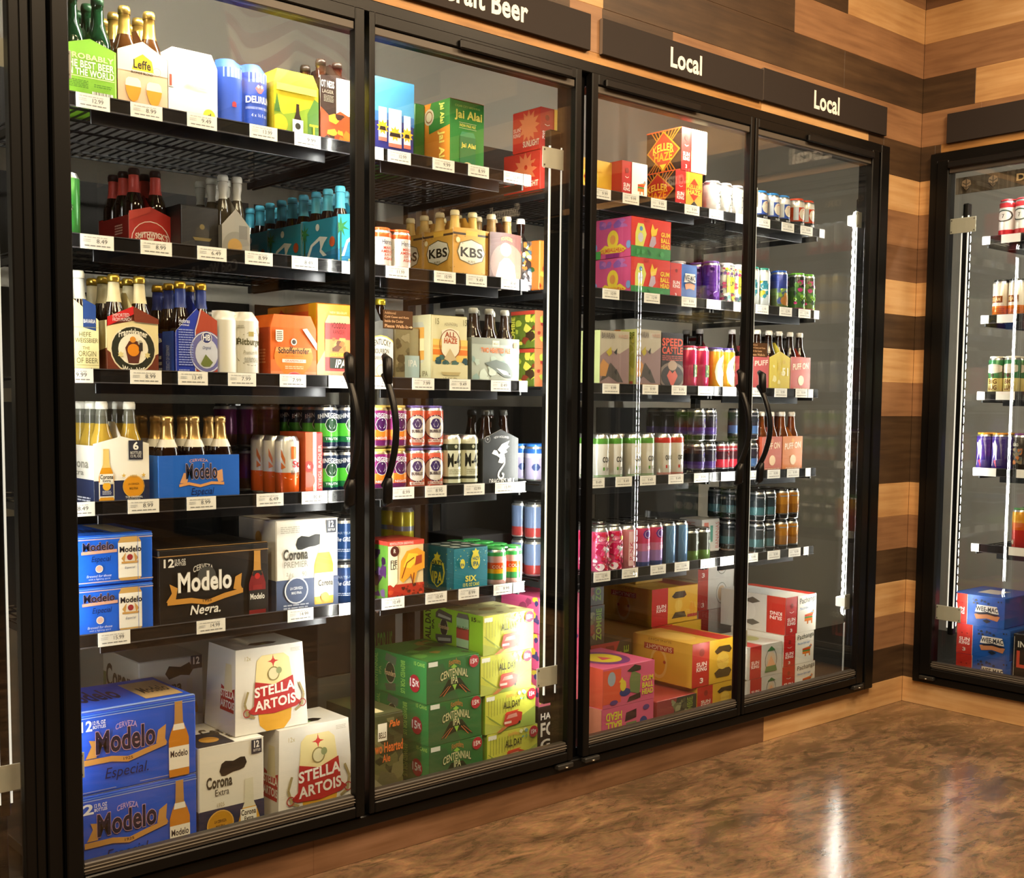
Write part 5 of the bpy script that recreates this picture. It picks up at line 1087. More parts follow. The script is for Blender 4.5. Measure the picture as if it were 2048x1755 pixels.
# ================================================================== goods behind the third door
def sunking(lg): return [('r', 0, 0, .38, 1, 'b8201c'), ('t', 'SUN', .06, .34, .32, .44, 'f0e4e0', 'B'), ('t', 'KING', .06, .24, .32, .33, 'f0e4e0', 'B'), ('c', .19, .76, .07, '8a1814'), ('ln', [(.12, .6), (.19, .57), (.26, .6)], .015, 'e8d0c8'), ('t', '3', .15, .06, .22, .15, 'f0e4e0', 'B')] + lg
SUNL = [('c', .68, .5, .3, 'f4d858', .34), ('c', .68, .5, .24, 'e8a01c', .26), ('c', .6, .52, .04, 'a83c14'), ('c', .76, .52, .04, 'a83c14'), ('r', .46, .2, .92, .29, 'b02c1c'), ('t', 'SUNLIGHT', .48, .21, .90, .28, 'f4e8c0', 'b'), ('p', [(.5, .7), (.68, .95), (.86, .7)], 'e8b83c')]
carton('C', 1, -1.945, -1.614 + 1.945, .128, .185, 'c82c20', sunking([('r', .38, .12, 1, 1, 'f0c040')] + SUNL), [('st', .6, .55, .45, .28, 12, 'e07a4c'), ('t', 'SUN', .1, .4, .3, .52, 'e8b8a8', 'B'), ('t', 'KING', .1, .28, .3, .38, 'e8b8a8', 'B'), ('t', 'SUNLIGHT', .4, .1, .95, .25, 'f0d0b0', 'B'), ('c', .62, .6, .06, 'c83018'), ('c', .8, .64, .05, 'c83018')], 'red carton with a yellow sun face, lower one', y=.22)
carton('C', 1, -1.945, .16, .133, .137, 'c82c20', sunking([('r', .38, .12, 1, 1, 'f0c040')] + SUNL), [('st', .6, .6, .4, .25, 12, 'e07a4c'), ('t', 'SUN', .05, .5, .3, .6, 'e8b8a8', 'B'), ('t', 'KING', .05, .38, .3, .48, 'e8b8a8', 'B'), ('t', 'SUNLIGHT', .4, .1, .98, .25, 'f0d0b0', 'B')], 'red carton with a yellow sun face, set back on another', base=1.957 + .129, y=.224)
PIN = [('p', [(.62, .28), (.7, .28), (.7, .2), (.74, .2), (.74, .28), (.84, .28), (.84, .2), (.88, .2), (.88, .42), (.94, .52), (.9, .58), (.84, .5), (.62, .46)], 'd8741c'), ('r', .62, .36, .88, .4, '3c8a44'), ('r', .62, .42, .88, .45, 'c02c20'), ('r', .84, .5, .9, .53, '4a9ac8')]
PACH = lambda: sunking([('r', .38, 0, 1, 1, 'ece7dc')] + PIN + [('t', 'Pachanga', .44, .72, .98, .92, '2a3a34', 's'), ('t', 'Mexican Style Lager', .44, .58, .9, .68, '3a78b8', 'is')])
carton('C', 1, -1.617, 0.124, 0.131, .13, 'c8281f', sunking([('r', .38, .16, 1, 1, 'f0ece2')] + PIN), [('r', 0, 0, 1, 1, 'b02018')], 'red and white carton with a toy horse picture', y=.17)
KH = [('p', [(.5, .02), (.98, .5), (.5, .98), (.02, .5)], 'c88a1c'), ('p', [(.5, .06), (.93, .5), (.5, .94), (.07, .5)], 'b8321c'), ('t', 'KELLER', .2, .52, .8, .70, 'f0c83c', 'BA'), ('t', 'HAZE', .24, .28, .76, .48, 'f0a81c', 'B'), ('p', [(.5, .06), (.6, .2), (.4, .2)], 'f0c83c')]
KHL = [('r', 0, 0, 1, 1, '2a1c14')] + [('ln', [(.05 + .1 * i, .02), (.5, .5), (.95 - .1 * i, .98)], .03, 'b8741c') for i in range(9)] + [('r', 0, .97, 1, 1, 'd85c2c'), ('r', 0, 0, 1, .03, 'd85c2c')] + KH
KHF = sunking([('r', .38, 0, 1, 1, 'd8a02c')] + [('p', [(.69, .25), (.98, .55), (.69, .85), (.4, .55)], 'c0391c'), ('t', 'KELLER', .45, .57, .93, .68, 'f0c83c', 'b'), ('t', 'HAZE', .46, .42, .92, .55, 'f0c83c', 'B'), ('p', [(.4, .0), (.69, .25), (1, .0)], '2a1c14'), ('r', .38, 0, 1, .1, 'c0391c')])
carton('C', 1, -1.366, 0.143, 0.132, .165, 'c8281f', KHF, KHL, 'red and black carton with an orange diamond, lower of two', T=[('r', 0, 0, 1, 1, 'b8281c')])
carton('C', 1, -1.338, 0.136, .150, .165, 'c8281f', sunking([('r', .38, 0, 1, 1, 'e8d8b0')]), KHL, 'red and black carton with an orange diamond, upper of two', base=1.957 + 0.132 + .002)
cans('C', 1, -1.059, 'whitecan', .122, [(1, 'f0eee8')], [('sp', 71, 18, ['3a3a3a', '8a8a8a'], .02, .06, .55, .2, .95, .8)], 'white can pack with sparse black drawings', n=(3, 2), holder='e8e4ee', face=-.1)
# second shelf
GBL = [('r', 0, 0, 1, 1, 'c8507c'), ('sp', 72, 10, ['8a5aa0', 'b06aa8'], .08, .16, .2, .75, .95, .97), ('c', .55, .46, .2, 'e0c43c', .24), ('c', .55, .46, .1, 'd8904c', .12), ('p', [(.2, .2), (.36, .34), (.55, .24), (.74, .34), (.9, .2), (.8, .12), (.3, .12)], 'e0c43c'), ('t', 'GUMBALLHEAD', .25, .15, .85, .26, 'c83c3c', 'BA'), ('c', .1, .3, .08, '7a9ac8', .1), ('c', .95, .3, .08, '7a9ac8', .1), ('r', 0, 0, .25, .2, '4a9a4c'), ('r', .38, 0, .72, .1, '8a2c6a')]
GBF = [('r', 0, 0, 1, 1, 'd0382c'), ('r', 0, 0, 1, .28, '3c8a4c'), ('p', [(.1, .28), (.3, .28), (.38, .6), (.3, .85), (.16, .85), (.1, .6)], 'd8dc6c'), ('c', .23, .5, .1, 'c8c8d8', .12), ('c', .24, .72, .06, '5a8ac8'), ('p', [(.48, .7), (.52, .88), (.58, .74), (.66, .8), (.62, .6), (.5, .55)], 'e8c83c'), ('p', [(.44, .3), (.5, .56), (.6, .56), (.62, .4), (.54, .28)], 'b8a8c0'), ('t', 'GUM', .74, .58, .97, .7, 'f0d83c', 'B'), ('t', 'BALL', .74, .43, .97, .55, 'f0d83c', 'B'), ('t', 'HEAD', .74, .28, .97, .4, 'f0d83c', 'B'), ('p', [(.3, .9), (.44, .9), (.44, .98), (.3, .98)], 'b82c24'), ('sp', 73, 6, ['4aa05c', '2c6a3c'], .04, .1, .02, .02, .98, .26)]
hg = .1345
carton('C', 2, -1.586, 0.200, hg, .19, 'd0382c', GBF, GBL, 'pink and red comic carton, lower of two', T=[('r', 0, 0, 1, 1, 'b03c34')])
carton('C', 2, -1.588, 0.202, hg, .19, 'd0382c', GBF, GBL, 'pink and red comic carton, upper of two', base=1.633 + hg + .001, T=[('r', 0, 0, 1, 1, 'b03c34')])
WM = lambda: [('r', 0, 0, 1, 1, '1f5cb4'), ('r', .0, 0, .42, 1, 'c02c24'), ('t', 'SUN', .1, .44, .36, .53, 'f0e4e0', 'B'), ('t', 'KING', .1, .34, .36, .43, 'f0e4e0', 'B'), ('c', .22, .8, .05, '7a1814'), ('t', '3', .18, .1, .24, .2, 'f0e4e0', 'B'), ('p', [(.52, .52), (.96, .52), (.93, .76), (.55, .76)], 'e8e0d8'), ('t', 'WEE-MAC', .54, .55, .94, .72, '1a2438', 'B'), ('p', [(.54, .46), (.72, .52), (.94, .46), (.9, .32), (.72, .36), (.58, .32)], 'c8845c'), ('p', [(.54, .5), (.74, .56), (.94, .5), (.88, .48), (.74, .5), (.6, .48)], '1a1c30')]
carton('C', 2, -1.385, 0.143, 0.131, .13, '2a64b8', WM(), [('r', 0, 0, 1, 1, '2a5cae')], 'small blue and red carton with a moustache picture')
cans('C', 2, -1.203, 'greyblue', .157, [(1, '5a6a8c')], [], 'slate blue tall can pack behind the moustache carton', n=(1, 2), holder='e0e0e4', y=.24)
cans('C', 2, -1.119, 'violet', .157, [(1, '5a2c86')], [('sp', 74, 16, ['7a4aa8', '3a1a5c'], .03, .1, .1, .05, .9, .95), ('r', .2, .3, .5, .8, '6a3c9a')], 'violet tall can pack', n=(1, 2), holder='6a4a9a')
cans('C', 2, -1.004, 'kaleido', .157, [(1, 'c8c8b0')], [('sp', 75, 90, ['2a2c4a', 'd8c83c', '6a4a7a', '3a6a6a', 'a83c5c', 'e8e4d8'], .02, .06, 0, .02, 1, .98), ('r', .3, .3, .68, .72, 'd8c83c'), ('t', 'LUP', .34, .48, .64, .6, '2a2a3a', 'B')], 'kaleidoscope-patterned tall can pack', n=(2, 2), holder='d8d8dc', face=-.2)
# third shelf
RHL = [('r', 0, 0, 1, 1, 'c8cc7c'), ('r', 0, 0, .18, 1, '6a7a3c'), ('t', 'BAVARIAN HAZE', .04, .3, .14, .95, 'e0e0b8', 'D'), ('r', .18, 0, .42, 1, 'c0742c'), ('sp', 76, 24, ['d8d888', 'e0dc70', 'b8bc58'], .05, .12, .38, .2, .95, .95), ('sp', 77, 20, ['4a3c34', '6a5844', '8a6a6a', '3a302c'], .03, .09, .2, .08, .75, .45), ('t', '3F', .78, .84, .95, .95, '6a7a2c', 'b'), ('r', .8, .04, .92, .12, 'b85a4c')]
RHF = [('r', 0, 0, 1, 1, 'b0a898'), ('p', [(0, .0), (1, 0), (1, .72), (.66, .6), (.3, .68), (0, .55)], '8a7274'), ('p', [(0, 0), (1, 0), (1, .08), (0, .08)], 'b07c40'), ('p', [(0, .1), (.3, .2), (.6, .1), (.8, .1), (.6, .3), (.36, .44), (.16, .3)], '4a4440'), ('p', [(0, .4), (.1, .5), (.3, .4), (.2, .2), (0, .2)], 'b8844c'), ('p', [(.2, .62), (.36, .72), (.4, .6), (.3, .55)], 'a89a2c'), ('p', [(.46, .62), (.58, .7), (.56, .58)], '2a2a24'), ('p', [(.48, .28), (.58, .34), (.56, .22)], '2a2a24'), ('t', 'BAVARIAN', .04, .86, .48, .96, '6a6058', 'b'), ('t', 'HAZE', .62, .88, .95, .94, 'b8907c', 'b')]
carton('C', 3, -1.553, 0.126, 0.204, .13, 'b0a898', RHF, RHL, 'tall cream and yellow carton with a striped side')
carton('C', 3, -1.730, 0.141, 0.192, .13, 'b0a898', RHF, [('r', 0, 0, 1, 1, 'b8c488'), ('t', '3F', .4, .84, .8, .95, '5a6a2c', 'b'), ('r', .5, .03, .7, .1, 'b85a4c')], 'pale green carton left of the cream and yellow one')
carton('C', 3, -1.425, 0.120, 0.200, .13, '221a1a', [('t', 'SPEED', .04, .76, .96, .9, 'd8583c', 'B'), ('t', 'CASTLE', .04, .62, .96, .75, 'd8583c', 'B'), ('tx', .05, .5, .95, .6, 3, 'a8483c'), ('c', .5, .24, .36, '7a6a60', .24), ('c', .5, .23, .3, '2a2220', .2), ('p', [(.5, .02), (.74, .24), (.62, .34), (.5, .28), (.38, .34), (.26, .24)], 'c85a48'), ('c', .5, .42, .12, 'a8907c', .09), ('p', [(.42, .6), (.52, .7), (.62, .6)], '0e0c0c')], [('r', 0, 0, 1, 1, '1a1414')], 'black carton with red block lettering')
cans('C', 3, -1.207, 'pinkcan', .157, [(1, 'c8205a')], [('r', .5, .28, .95, .62, '3a4a2c'), ('sp', 78, 10, ['5a8a3c', '7aa84c'], .03, .08, .5, .3, .95, .6), ('r', 0, .0, 1, .06, '8a1c3c')], 'crimson pink tall can pack with pink holders', n=(2, 2), holder='c83c68', face=-.2)
cans('C', 3, -1.055, 'oat', .157, [(1, 'e0a02c')], [('c', .95, .45, .42, 'ece4c8', .48), ('c', .95, .6, .2, '4a4a38', .2), ('c', .95, .6, .17, 'd8b83c', .17), ('t', 'PILS', .72, .14, 1.0, .34, '3a3424', 'B')], 'amber and cream tall can pack with violet holders', n=(2, 2), holder='5a4a98', face=-.2)
PO = lambda a: [('t', 'PUFF ON', .1, .62, .9, .8, 'f0d8b8', 'Bs'), ('c', .5, .88, .06, a), ('c', .52, .34, .14, 'f0d4b0'), ('p', [(.46, .2), (.58, .2), (.66, .34), (.38, .34)], 'f0d4b0'), ('tx', .15, .06, .9, .13, 2, 'e8c8a8')]
basket('C', 3, -1.054, 0.111, 0.152, 0.171, .135, 'b04a44', [], [], 'brick red bottle carrier half hidden by the door joint', (BROWN, BROWN, 'e4e0d8k'), nb=(1, 2), hb=.236, y=.3)
# fourth shelf
COA = lambda nm, c: [('r', -.0, .06, 1, .075, c), ('r', 0, .03, 1, .04, c), ('t', nm, .38, .4, .99, .54, '3a3a38', 'B'), ('r', .4, .2, .48, .28, c), ('tx', .55, .2, .95, .28, 2, '9a9a94'), ('o', .78, .72, .08, .012, '8a8a8a')]
cans('C', 4, -1.658, 'coast', .157, [(.86, 'ecebe2'), (1, '5a9a3c')], COA('COAST', '5a9a3c'), 'white tall can pack with green bands, left of its twin', n=(2, 2), rows=2, face=-.15, holder=None)
cans('C', 4, -1.497, 'coast', .157, [], [], 'white tall can pack with green bands, right of its twin', n=(2, 2), rows=2, holder=None)
cans('C', 4, -1.339, 'osiris', .157, [(.86, 'ecebe2'), (1, 'c8342c')], COA('QUIKKOSS', 'c8342c'), 'white tall can pack with red bands', n=(2, 2), rows=2, face=-.15, holder=None)
BD = lambda c, d: [('p', [(.5, .2), (.98, .2), (.98, .5), (.82, .8), (.62, .8), (.5, .5)], d), ('p', [(.54, .24), (.94, .24), (.94, .5), (.8, .75), (.66, .75), (.54, .5)], c), ('r', .1, .86, .9, .9, '8a8a90'), ('t', 'A', .68, .42, .82, .58, 'd8d8dc', 'B'), ('r', 0, .16, 1, .19, '6a6a70')]
BRD = [(.2, '1e1c24'), (.45, '4a3478'), (1, '26222c')]
cans('C', 4, -1.153, 'brdpurple', .122, BRD, BD('6a5aa0', 'b8b4c8'), 'black and violet arch-label can pack', n=(2, 2), rows=2, stack=2, holder='1a1a1c', face=-.1)
cans('C', 4, -1.008, 'brdred', .122, [(.2, '1e1c20'), (.5, 'b82c3c'), (.8, '3a1a20'), (1, '8a2430')], BD('c83c48', 'e0b0b0'), 'black and red arch-label can pack', n=(2, 2), holder='1a1a1c', face=-.1)
# fifth shelf
PINK = [('sp', 79, 60, ['e83c78', 'f07aa0', 'd8284c', 'f4b0c4', 'c8205a', 'f0dce4'], .04, .11, 0, .02, 1, .98), ('st', .7, .82, .08, .04, 6, 'd8d03c'), ('p', [(.55, .46), (.75, .52), (.98, .48), (.98, .64), (.72, .66), (.56, .6)], 'c8dce8')]
cans('C', 5, -1.654, 'pinkmarble', .157, [(1, 'e05a88')], PINK, 'pink marbled tall can pack', n=(2, 2), rows=2, face=-.2, holder=None)
cans('C', 5, -1.550, 'pinkpale', .157, [(1, 'd88a98')], [('r', .35, .06, .6, .95, 'f0c8cc'), ('t', 'PINK', .4, .2, .56, .7, 'c83060', 'Rb'), ('r', .75, .0, 1, 1, 'c89a88')], 'pale pink tall can row', n=(1, 2), holder=None, face=-.2)
cans('C', 5, -1.443, 'berry', .157, [(.12, '3a4a8a'), (.4, '9a7ac0'), (.6, 'c87aa8'), (1, 'c83c6c')], [('c', .6, .84, .15, '5a2c8a', .12), ('o', .6, .84, .1, .02, 'c8b0d8'), ('t', 'SOUR', .55, .44, .98, .53, 'f0d8e8', 'B')], 'berry purple tall can pack with black holder', n=(2, 2), rows=2, holder='1a1a1c', face=-.2)
cans('C', 5, -1.306, 'bluecan', .157, [(1, '5c86b4')], [('ln', [(.3, .02), (.5, .4), (.35, .7), (.5, .98)], .012, '8ab0d0'), ('r', .0, .0, .2, 1, '2a3a54')], 'steel blue tall can pack with black holder', n=(2, 2), rows=2, holder='1a1a1c', face=-.15)
cans('C', 5, -1.176, 'fen', .122, [(.35, '5a7a3c'), (1, '2a2c24')], [('t', 'ON', .6, .6, .9, .7, 'a8b8a8', 'b')], 'black and green can pack with black holder', n=(2, 2), holder='1a1a1c', face=-.2)
carton('C', 5, -0.962, 0.108, .13, .12, 'd0ccc4', [('r', .1, .1, .35, .9, 'c87a6a'), ('r', .45, .3, .6, .8, '5a9a8a'), ('t', 'BANANAS', .75, .1, .95, .9, 'b8645c', 'R')], [('t', 'ICE CREAM', .3, .1, .7, .9, 'c87a6a', 'R')], 'white paper carton standing back on the shelf', y=.33)
# bottom deck
GP = [('r', 0, 0, 1, 1, 'd05a80'), ('p', [(.0, .1), (.34, .1), (.34, .95), (0, .95)], 'd8583c'), ('c', .16, .72, .14, '9aa8b8', .18), ('c', .42, .32, .2, '2c3a7a', .1), ('c', .38, .5, .11, 'd8c43c', .14), ('p', [(.3, .6), (.36, .72), (.4, .58)], 'd8c43c'), ('p', [(.52, .3), (.7, .2), (.72, .7), (.55, .85), (.5, .6)], '6a7a4c'), ('p', [(.45, .85), (.6, .98), (.72, .92), (.72, .82), (.55, .8)], '1e2a20'), ('p', [(.46, .06), (.72, .1), (.72, .24), (.5, .18)], '3a241c'), ('t', 'GUM', .75, .5, .97, .64, 'd8d03c', 'B'), ('t', 'BALL', .75, .33, .97, .47, 'd8d03c', 'B'), ('t', 'HEAD', .75, .16, .97, .3, 'd8d03c', 'B'), ('c', .2, .12, .14, '5a3c7a', .06)]
GPU = [('r', 0, 0, 1, 1, 'd05a80'), ('t', 'GUM', .08, .1, .38, .32, 'd8d03c', 'BU'), ('t', 'BALL', .08, .36, .38, .58, 'd8d03c', 'BU'), ('t', 'HEAD', .08, .62, .38, .86, 'd8d03c', 'BU'), ('p', [(.44, .5), (.66, .56), (.66, .82), (.46, .76)], '3a1a1c'), ('c', .8, .4, .16, '2c3a7a', .14), ('c', .85, .8, .14, '5a3c7a', .08), ('r', .46, .1, .66, .46, '6a7a4c'), ('c', .84, .2, .1, 'd8c43c', .12)]
GPL = [('r', 0, 0, 1, 1, 'd8583c'), ('r', .4, 0, .72, 1, 'e0b83c'), ('t', 'GUMBALLHEAD', .46, .06, .66, .94, 'd0382c', 'RB'), ('r', .0, 0, .3, 1, 'c85a7c')]
carton('C', 6, -1.691, 0.262, .14, .27, 'd05a80', GP, GPL, 'pink comic case set upright, upper of two at the front', T=[('c', .5, .5, .35, '7a3c7a', .4), ('c', .5, .5, .25, 'd8c43c', .28), ('p', [(.4, .4), (.6, .4), (.5, .6)], 'd04a5c')], base=.09 + .121)
carton('C', 6, -1.696, 0.265, .12, .27, 'd05a80', GPU, [('r', 0, 0, 1, 1, 'a8b8a0'), ('t', 'GUMBALL', .5, .06, .7, .94, 'c8c83c', 'R'), ('r', .72, 0, 1, 1, 'e08a6c')], 'pink comic case lying upside down at the front', base=.09)
ZD = [('r', 0, 0, 1, 1, 'a8342c'), ('p', [(.45, 0), (1, 0), (1, 1), (.7, 1), (.4, .5)], '3c3e2c'), ('sp', 81, 16, ['5a6a3c', '8a8a5c', '4a3a2c', '7a2a20'], .05, .14, .3, .1, .78, .95), ('t', 'ZOMBIE', .8, .1, .93, .92, '8ab83c', 'RB')]
def zd(s, w, base, y, nm): carton('C', 6, s, w, .148, .27, 'a8342c', ZD, [('r', 0, 0, 1, 1, 'b0403a'), ('sp', 82, 12, ['7a2420', '6a7a3c'], .06, .16, 0, 0, 1, 1)], 'dark red and green monster case, %s' % nm, base=base, y=y, note=False)
zd(-1.621, 0.227, .09 + .27, .44, 'second of the stack behind'); zd(-1.625, 0.226, .09 + .42, .44, 'topmost of the stack behind')
carton('C', 6, -1.464, 0.223, .268, .27, '3a3c2c', ZD, [], 'dark case under the monster cases', base=.09, y=.44, note=False)
carton('C', 6, -1.411, 0.218, .102, .25, 'a03a38', [('r', 0, 0, 1, 1, '8a3a3c'), ('p', [(.35, 0), (1, 0), (1, 1), (.5, 1)], '34362a'), ('sp', 83, 14, ['6a6a4c', '8a8a6a', '4a4a34'], .08, .2, .35, .05, .9, .95), ('t', 'ZOMBIE', .75, .1, .9, .92, '7a8a3c', 'RB')], [], 'low dark case with a monster, between pink and yellow cases', base=.09)
YEL = lambda: [('r', 0, 0, 1, 1, 'd8a82c'), ('r', 0, 0, .40, 1, 'b8281f'), ('t', 'SUN', .1, .46, .34, .56, 'f0dcd0', 'B'), ('t', 'KING', .1, .35, .34, .45, 'f0dcd0', 'B'), ('c', .22, .78, .09, '8a1c16'), ('t', '3', .18, .08, .26, .2, 'f0dcd0', 'B'), ('p', [(.52, .74), (.62, .84), (.88, .84), (.94, .74), (.88, .66), (.72, .72), (.58, .66)], '3a2c12'), ('p', [(.52, .24), (.62, .32), (.88, .32), (.94, .24), (.88, .12), (.58, .12)], '4a3a18'), ('c', .72, .5, .22, 'e0b84c', .2), ('t', 'SUNLIGHT', .58, .46, .88, .53, 'b8862c', '')]
YELS = lambda: [('r', 0, 0, 1, 1, 'd8ac38'), ('c', .45, .42, .26, 'e0bc68', .36), ('c', .45, .42, .2, 'd89a28', .28), ('c', .35, .46, .04, 'a8442c'), ('c', .55, .46, .04, 'a8442c'), ('r', .2, .7, .7, .84, 'a8382c'), ('t', 'SUNLIGHT', .23, .72, .67, .82, 'f0e4c0', 'U'), ('t', 'SUNLIGHT', .26, .92, .66, .97, '8a6418', 'U')]
YELT = [('r', 0, 0, 1, 1, 'd0a03c'), ('c', .3, .5, .2, 'e0b45c', .3), ('r', .62, 0, .95, 1, 'b8281f')]
carton('C', 6, -1.221, 0.246, .166, .30, 'd8a82c', YEL(), YELS(), 'yellow and red sun case nearest the glass, upper of two', T=YELT, base=.09 + .122)
carton('C', 6, -1.188, 0.224, .12, .30, 'd8a82c', YEL(), [], 'yellow and red sun case nearest the glass, lower of two', base=.09, T=YELT)
carton('C', 6, -1.095, 0.283, .150, .28, 'd8a82c', [('r', 0, 0, .0, 0, 'd8a82c'), ('r', 0, 0, .34, 1, 'b8281f'), ('t', 'SUN', .1, .46, .3, .56, 'f0dcd0', 'B'), ('t', 'KING', .1, .36, .3, .45, 'f0dcd0', 'B'), ('p', [(.42, .74), (.5, .86), (.7, .86), (.74, .74), (.68, .68), (.48, .68)], '3a2c12'), ('p', [(.42, .14), (.5, .3), (.7, .3), (.74, .14)], '4a3a18'), ('c', .57, .48, .16, 'e0b84c'), ('c', .87, .35, .12, 'd89a28', .2), ('r', .76, .12, .98, .2, 'a8382c')], YELS(), 'yellow sun case in the second row', T=YELT, base=.09 + .29, y=.47)
carton('C', 6, -1.089, 0.300, .288, .28, 'c89a30', YEL(), [('r', 0, 0, 1, 1, 'c09430')], 'yellow and red case carrying another in the second row', base=.09, y=.47)
carton('C', 6, -1.050, 0.165, .12, .12, 'c8a03c', [('p', [(.2, .2), (.8, .2), (.8, .5), (.2, .5)], '3a2c12')], [], 'yellow case highest in the second row', base=.09 + .441, y=.6, note=False)
# ================================================================== goods behind the fourth door
PIL = lambda c, d: [('c', .55, .55, .26, c, .26), ('c', .55, .55, .22, 'e8dcc8', .22), ('p', [(.4, .5), (.72, .5), (.68, .4), (.44, .4)], '3a8aa8'), ('p', [(.42, .62), (.7, .62), (.6, .72), (.5, .72)], 'd8583c'), ('r', 0, 0, 1, .26, '1a1c24'), ('t', d, .36, .12, .76, .2, 'd8d8d8', 'b'), ('r', 0, .3, .25, .8, 'c8d4e0'), ('r', .88, .3, 1, .8, 'e06a2c')]
cans('D', 1, -0.845, 'bluecap', .122, [(.26, '1a1c24'), (.8, '3c5ab0'), (1, 'e8e8ec')], PIL('3050a0', 'PILSNER'), 'blue-capped can pack in front of a second one', n=(1, 2), holder='2c80c8', face=0)
cans('D', 1, -0.735, 'bluecap', .122, [], [], 'blue-capped pilsner can pack', n=(2, 2), holder='2c80c8')
cans('D', 1, -0.573, 'redcap', .122, [(.26, '1a1c24'), (.8, 'd8501f'), (1, 'e8e4dc')], PIL('c03c28', 'AMBER'), 'red-capped amber can pack', n=(2, 2), holder='d84c2c', face=0)
cans('D', 2, -0.849, 'tealwhite', .157, [(1, 'e0e8e8')], [('sp', 84, 14, ['2c7a8a', 'c8c03c', '3a9ab0'], .05, .12, .1, .25, .55, .75)], 'white tall can pack with a teal drawing', n=(2, 2), holder='2c8a7a', face=-.2)
cans('D', 2, -0.702, 'landscape', .157, [(.4, '6a7a4c'), (.6, '7a9a5c'), (1, '2c3c8a')], [('sp', 85, 14, ['8aa83c', '4a5a8a', 'c8843c'], .05, .12, .1, .1, .95, .6), ('c', .6, .25, .2, 'b0783c', .14)], 'blue and green landscape can pack', n=(1, 2), holder='2c58b0', face=-.2)
cans('D', 2, -0.552, 'limecan', .157, [(.1, '8a2c5c'), (.7, '4a7a3c'), (1, '1e2a20')], [('sp', 86, 22, ['8ac03c', '6aa04c', 'c83c8a', '2c3a2c'], .04, .1, 0, .05, .85, .9), ('r', .88, .05, 1, .8, 'd8307a')], 'dark can pack with lime art and green holders', n=(2, 2), holder='6ab83c', face=-.1)
basket('D', 3, -0.938, 0.137, 0.138, 0.142, .135, 'b84a4c', [('t', 'PUFF', .35, .68, .95, .82, 'f0d0c0', 'Bs')], [], 'rose red bottle carrier beside the door joint', (BROWN, BROWN, 'e4e0d8k'), nb=(2, 2), hb=.236)
basket('D', 3, -0.794, 0.130, 0.134, 0.158, .135, 'd0bc3c', [('r', .5, 0, .51, 1, 'a8942c'), ('sp', 87, 8, ['e8e0a0', 'c8b040'], .04, .1, .1, .2, .9, .8), ('t', '51', .6, .4, .9, .6, 'f0ecc8', 'B')], [('r', 0, 0, 1, 1, 'c0ac38')], 'yellow peaked bottle carrier', (BROWN, BROWN, 'e4e0d8k'), nb=(2, 2), hb=.236)
basket('D', 3, -0.658, 0.131, 0.140, 0.141, .135, 'b0402c', PO('c85a34') + [], [], 'rust red bottle carrier at the end of the shelf', (BROWN, BROWN, 'e4e0d8k'), nb=(2, 2), hb=.236)
cans('D', 4, -0.866, 'brdblue', .122, [(.2, '1e1c24'), (.5, '4a6a9a'), (1, '2a2a34')], BD('5a7ab0', 'b8c0d0'), 'black and pale blue arch-label can pack', n=(1, 2), stack=2, holder='1a1a1c', face=-.1)
basket('D', 4, -0.830, 0.126, 0.141, 0.142, .135, 'c06a5c', PO('d88a6c'), [('r', 0, 0, 1, 1, 'a84a34')], 'salmon pink bottle carrier', ('5a2c10g', '6a3412g', 'e4e0d8k'), nb=(2, 2), hb=.236)
basket('D', 4, -0.697, 0.131, 0.141, 0.142, .135, 'c8742c', PO('e0a04c'), [('r', 0, 0, 1, 1, 'a85424')], 'orange bottle carrier at the end of the shelf', ('5a2c10g', '6a3412g', 'e4e0d8k'), nb=(2, 2), hb=.236)
cans('D', 5, -0.775, 'brdteal', .122, [(.2, '1c2224'), (.5, '3a5c60'), (1, '262c30')], BD('5a9a9c', 'b0c8c8'), 'black and teal arch-label can pack', n=(2, 2), rows=2, stack=2, holder='1a1a1c', face=0)
cans('D', 5, -0.622, 'brdorange', .122, [(.2, '1e1c1c'), (.55, '8a5a1c'), (1, 'a87024')], BD('d8902c', 'e8c890'), 'black and orange arch-label can pack', n=(2, 2), rows=2, stack=2, holder='1a1a1c', face=0)
PACHS = [('r', 0, 0, 1, 1, 'd4d0c8'), ('p', [(.35, .78), (.5, .9), (.62, .8), (.5, .72)], '5a544c'), ('p', [(.35, .2), (.5, .3), (.62, .22), (.5, .12)], '6a645c'), ('c', .48, .5, .16, 'e0dcd4', .22), ('r', .72, 0, 1, 1, 'c03428'), ('t', 'SUN', .77, .38, .95, .48, 'f0dcd4', 'BU'), ('t', 'KING', .77, .5, .95, .6, 'f0dcd4', 'BU')]
PACHL = [('r', 0, 0, 1, 1, 'c0bcb4'), ('r', .08, 0, .40, 1, 'b0302a'), ('t', 'SUN', .12, .44, .34, .55, 'e8d0c8', 'B'), ('t', 'KING', .12, .32, .34, .43, 'e8d0c8', 'B'), ('o', .68, .48, .3, .02, '3a3a34', .36), ('c', .68, .5, .2, 'c8b49c', .24), ('p', [(.55, .3), (.68, .62), (.81, .3)], 'd8a078'), ('p', [(.5, .12), (.86, .12), (.82, .3), (.54, .3)], '5a7a4c'), ('p', [(.56, .78), (.68, .92), (.8, .78)], '3a6a3c')]
PT = [('r', 0, 0, 1, 1, 'd8d4cc'), ('r', .75, 0, 1, 1, 'c03428')]
carton('D', 6, -0.648, 0.208, .152, .33, 'e8e3d8', PACH(), PACHS, 'white and red toy-horse case, topmost of its stack', T=PT, base=.09 + .252)
carton('D', 6, -0.655, 0.205, .128, .27, 'e8e3d8', PACH(), [], 'white and red toy-horse case, middle of its stack', base=.09 + .123, T=PT)
carton('D', 6, -0.660, 0.223, .122, .27, 'e8e3d8', PACH(), [], 'white and red toy-horse case, lowest of its stack', base=.09, T=PT)
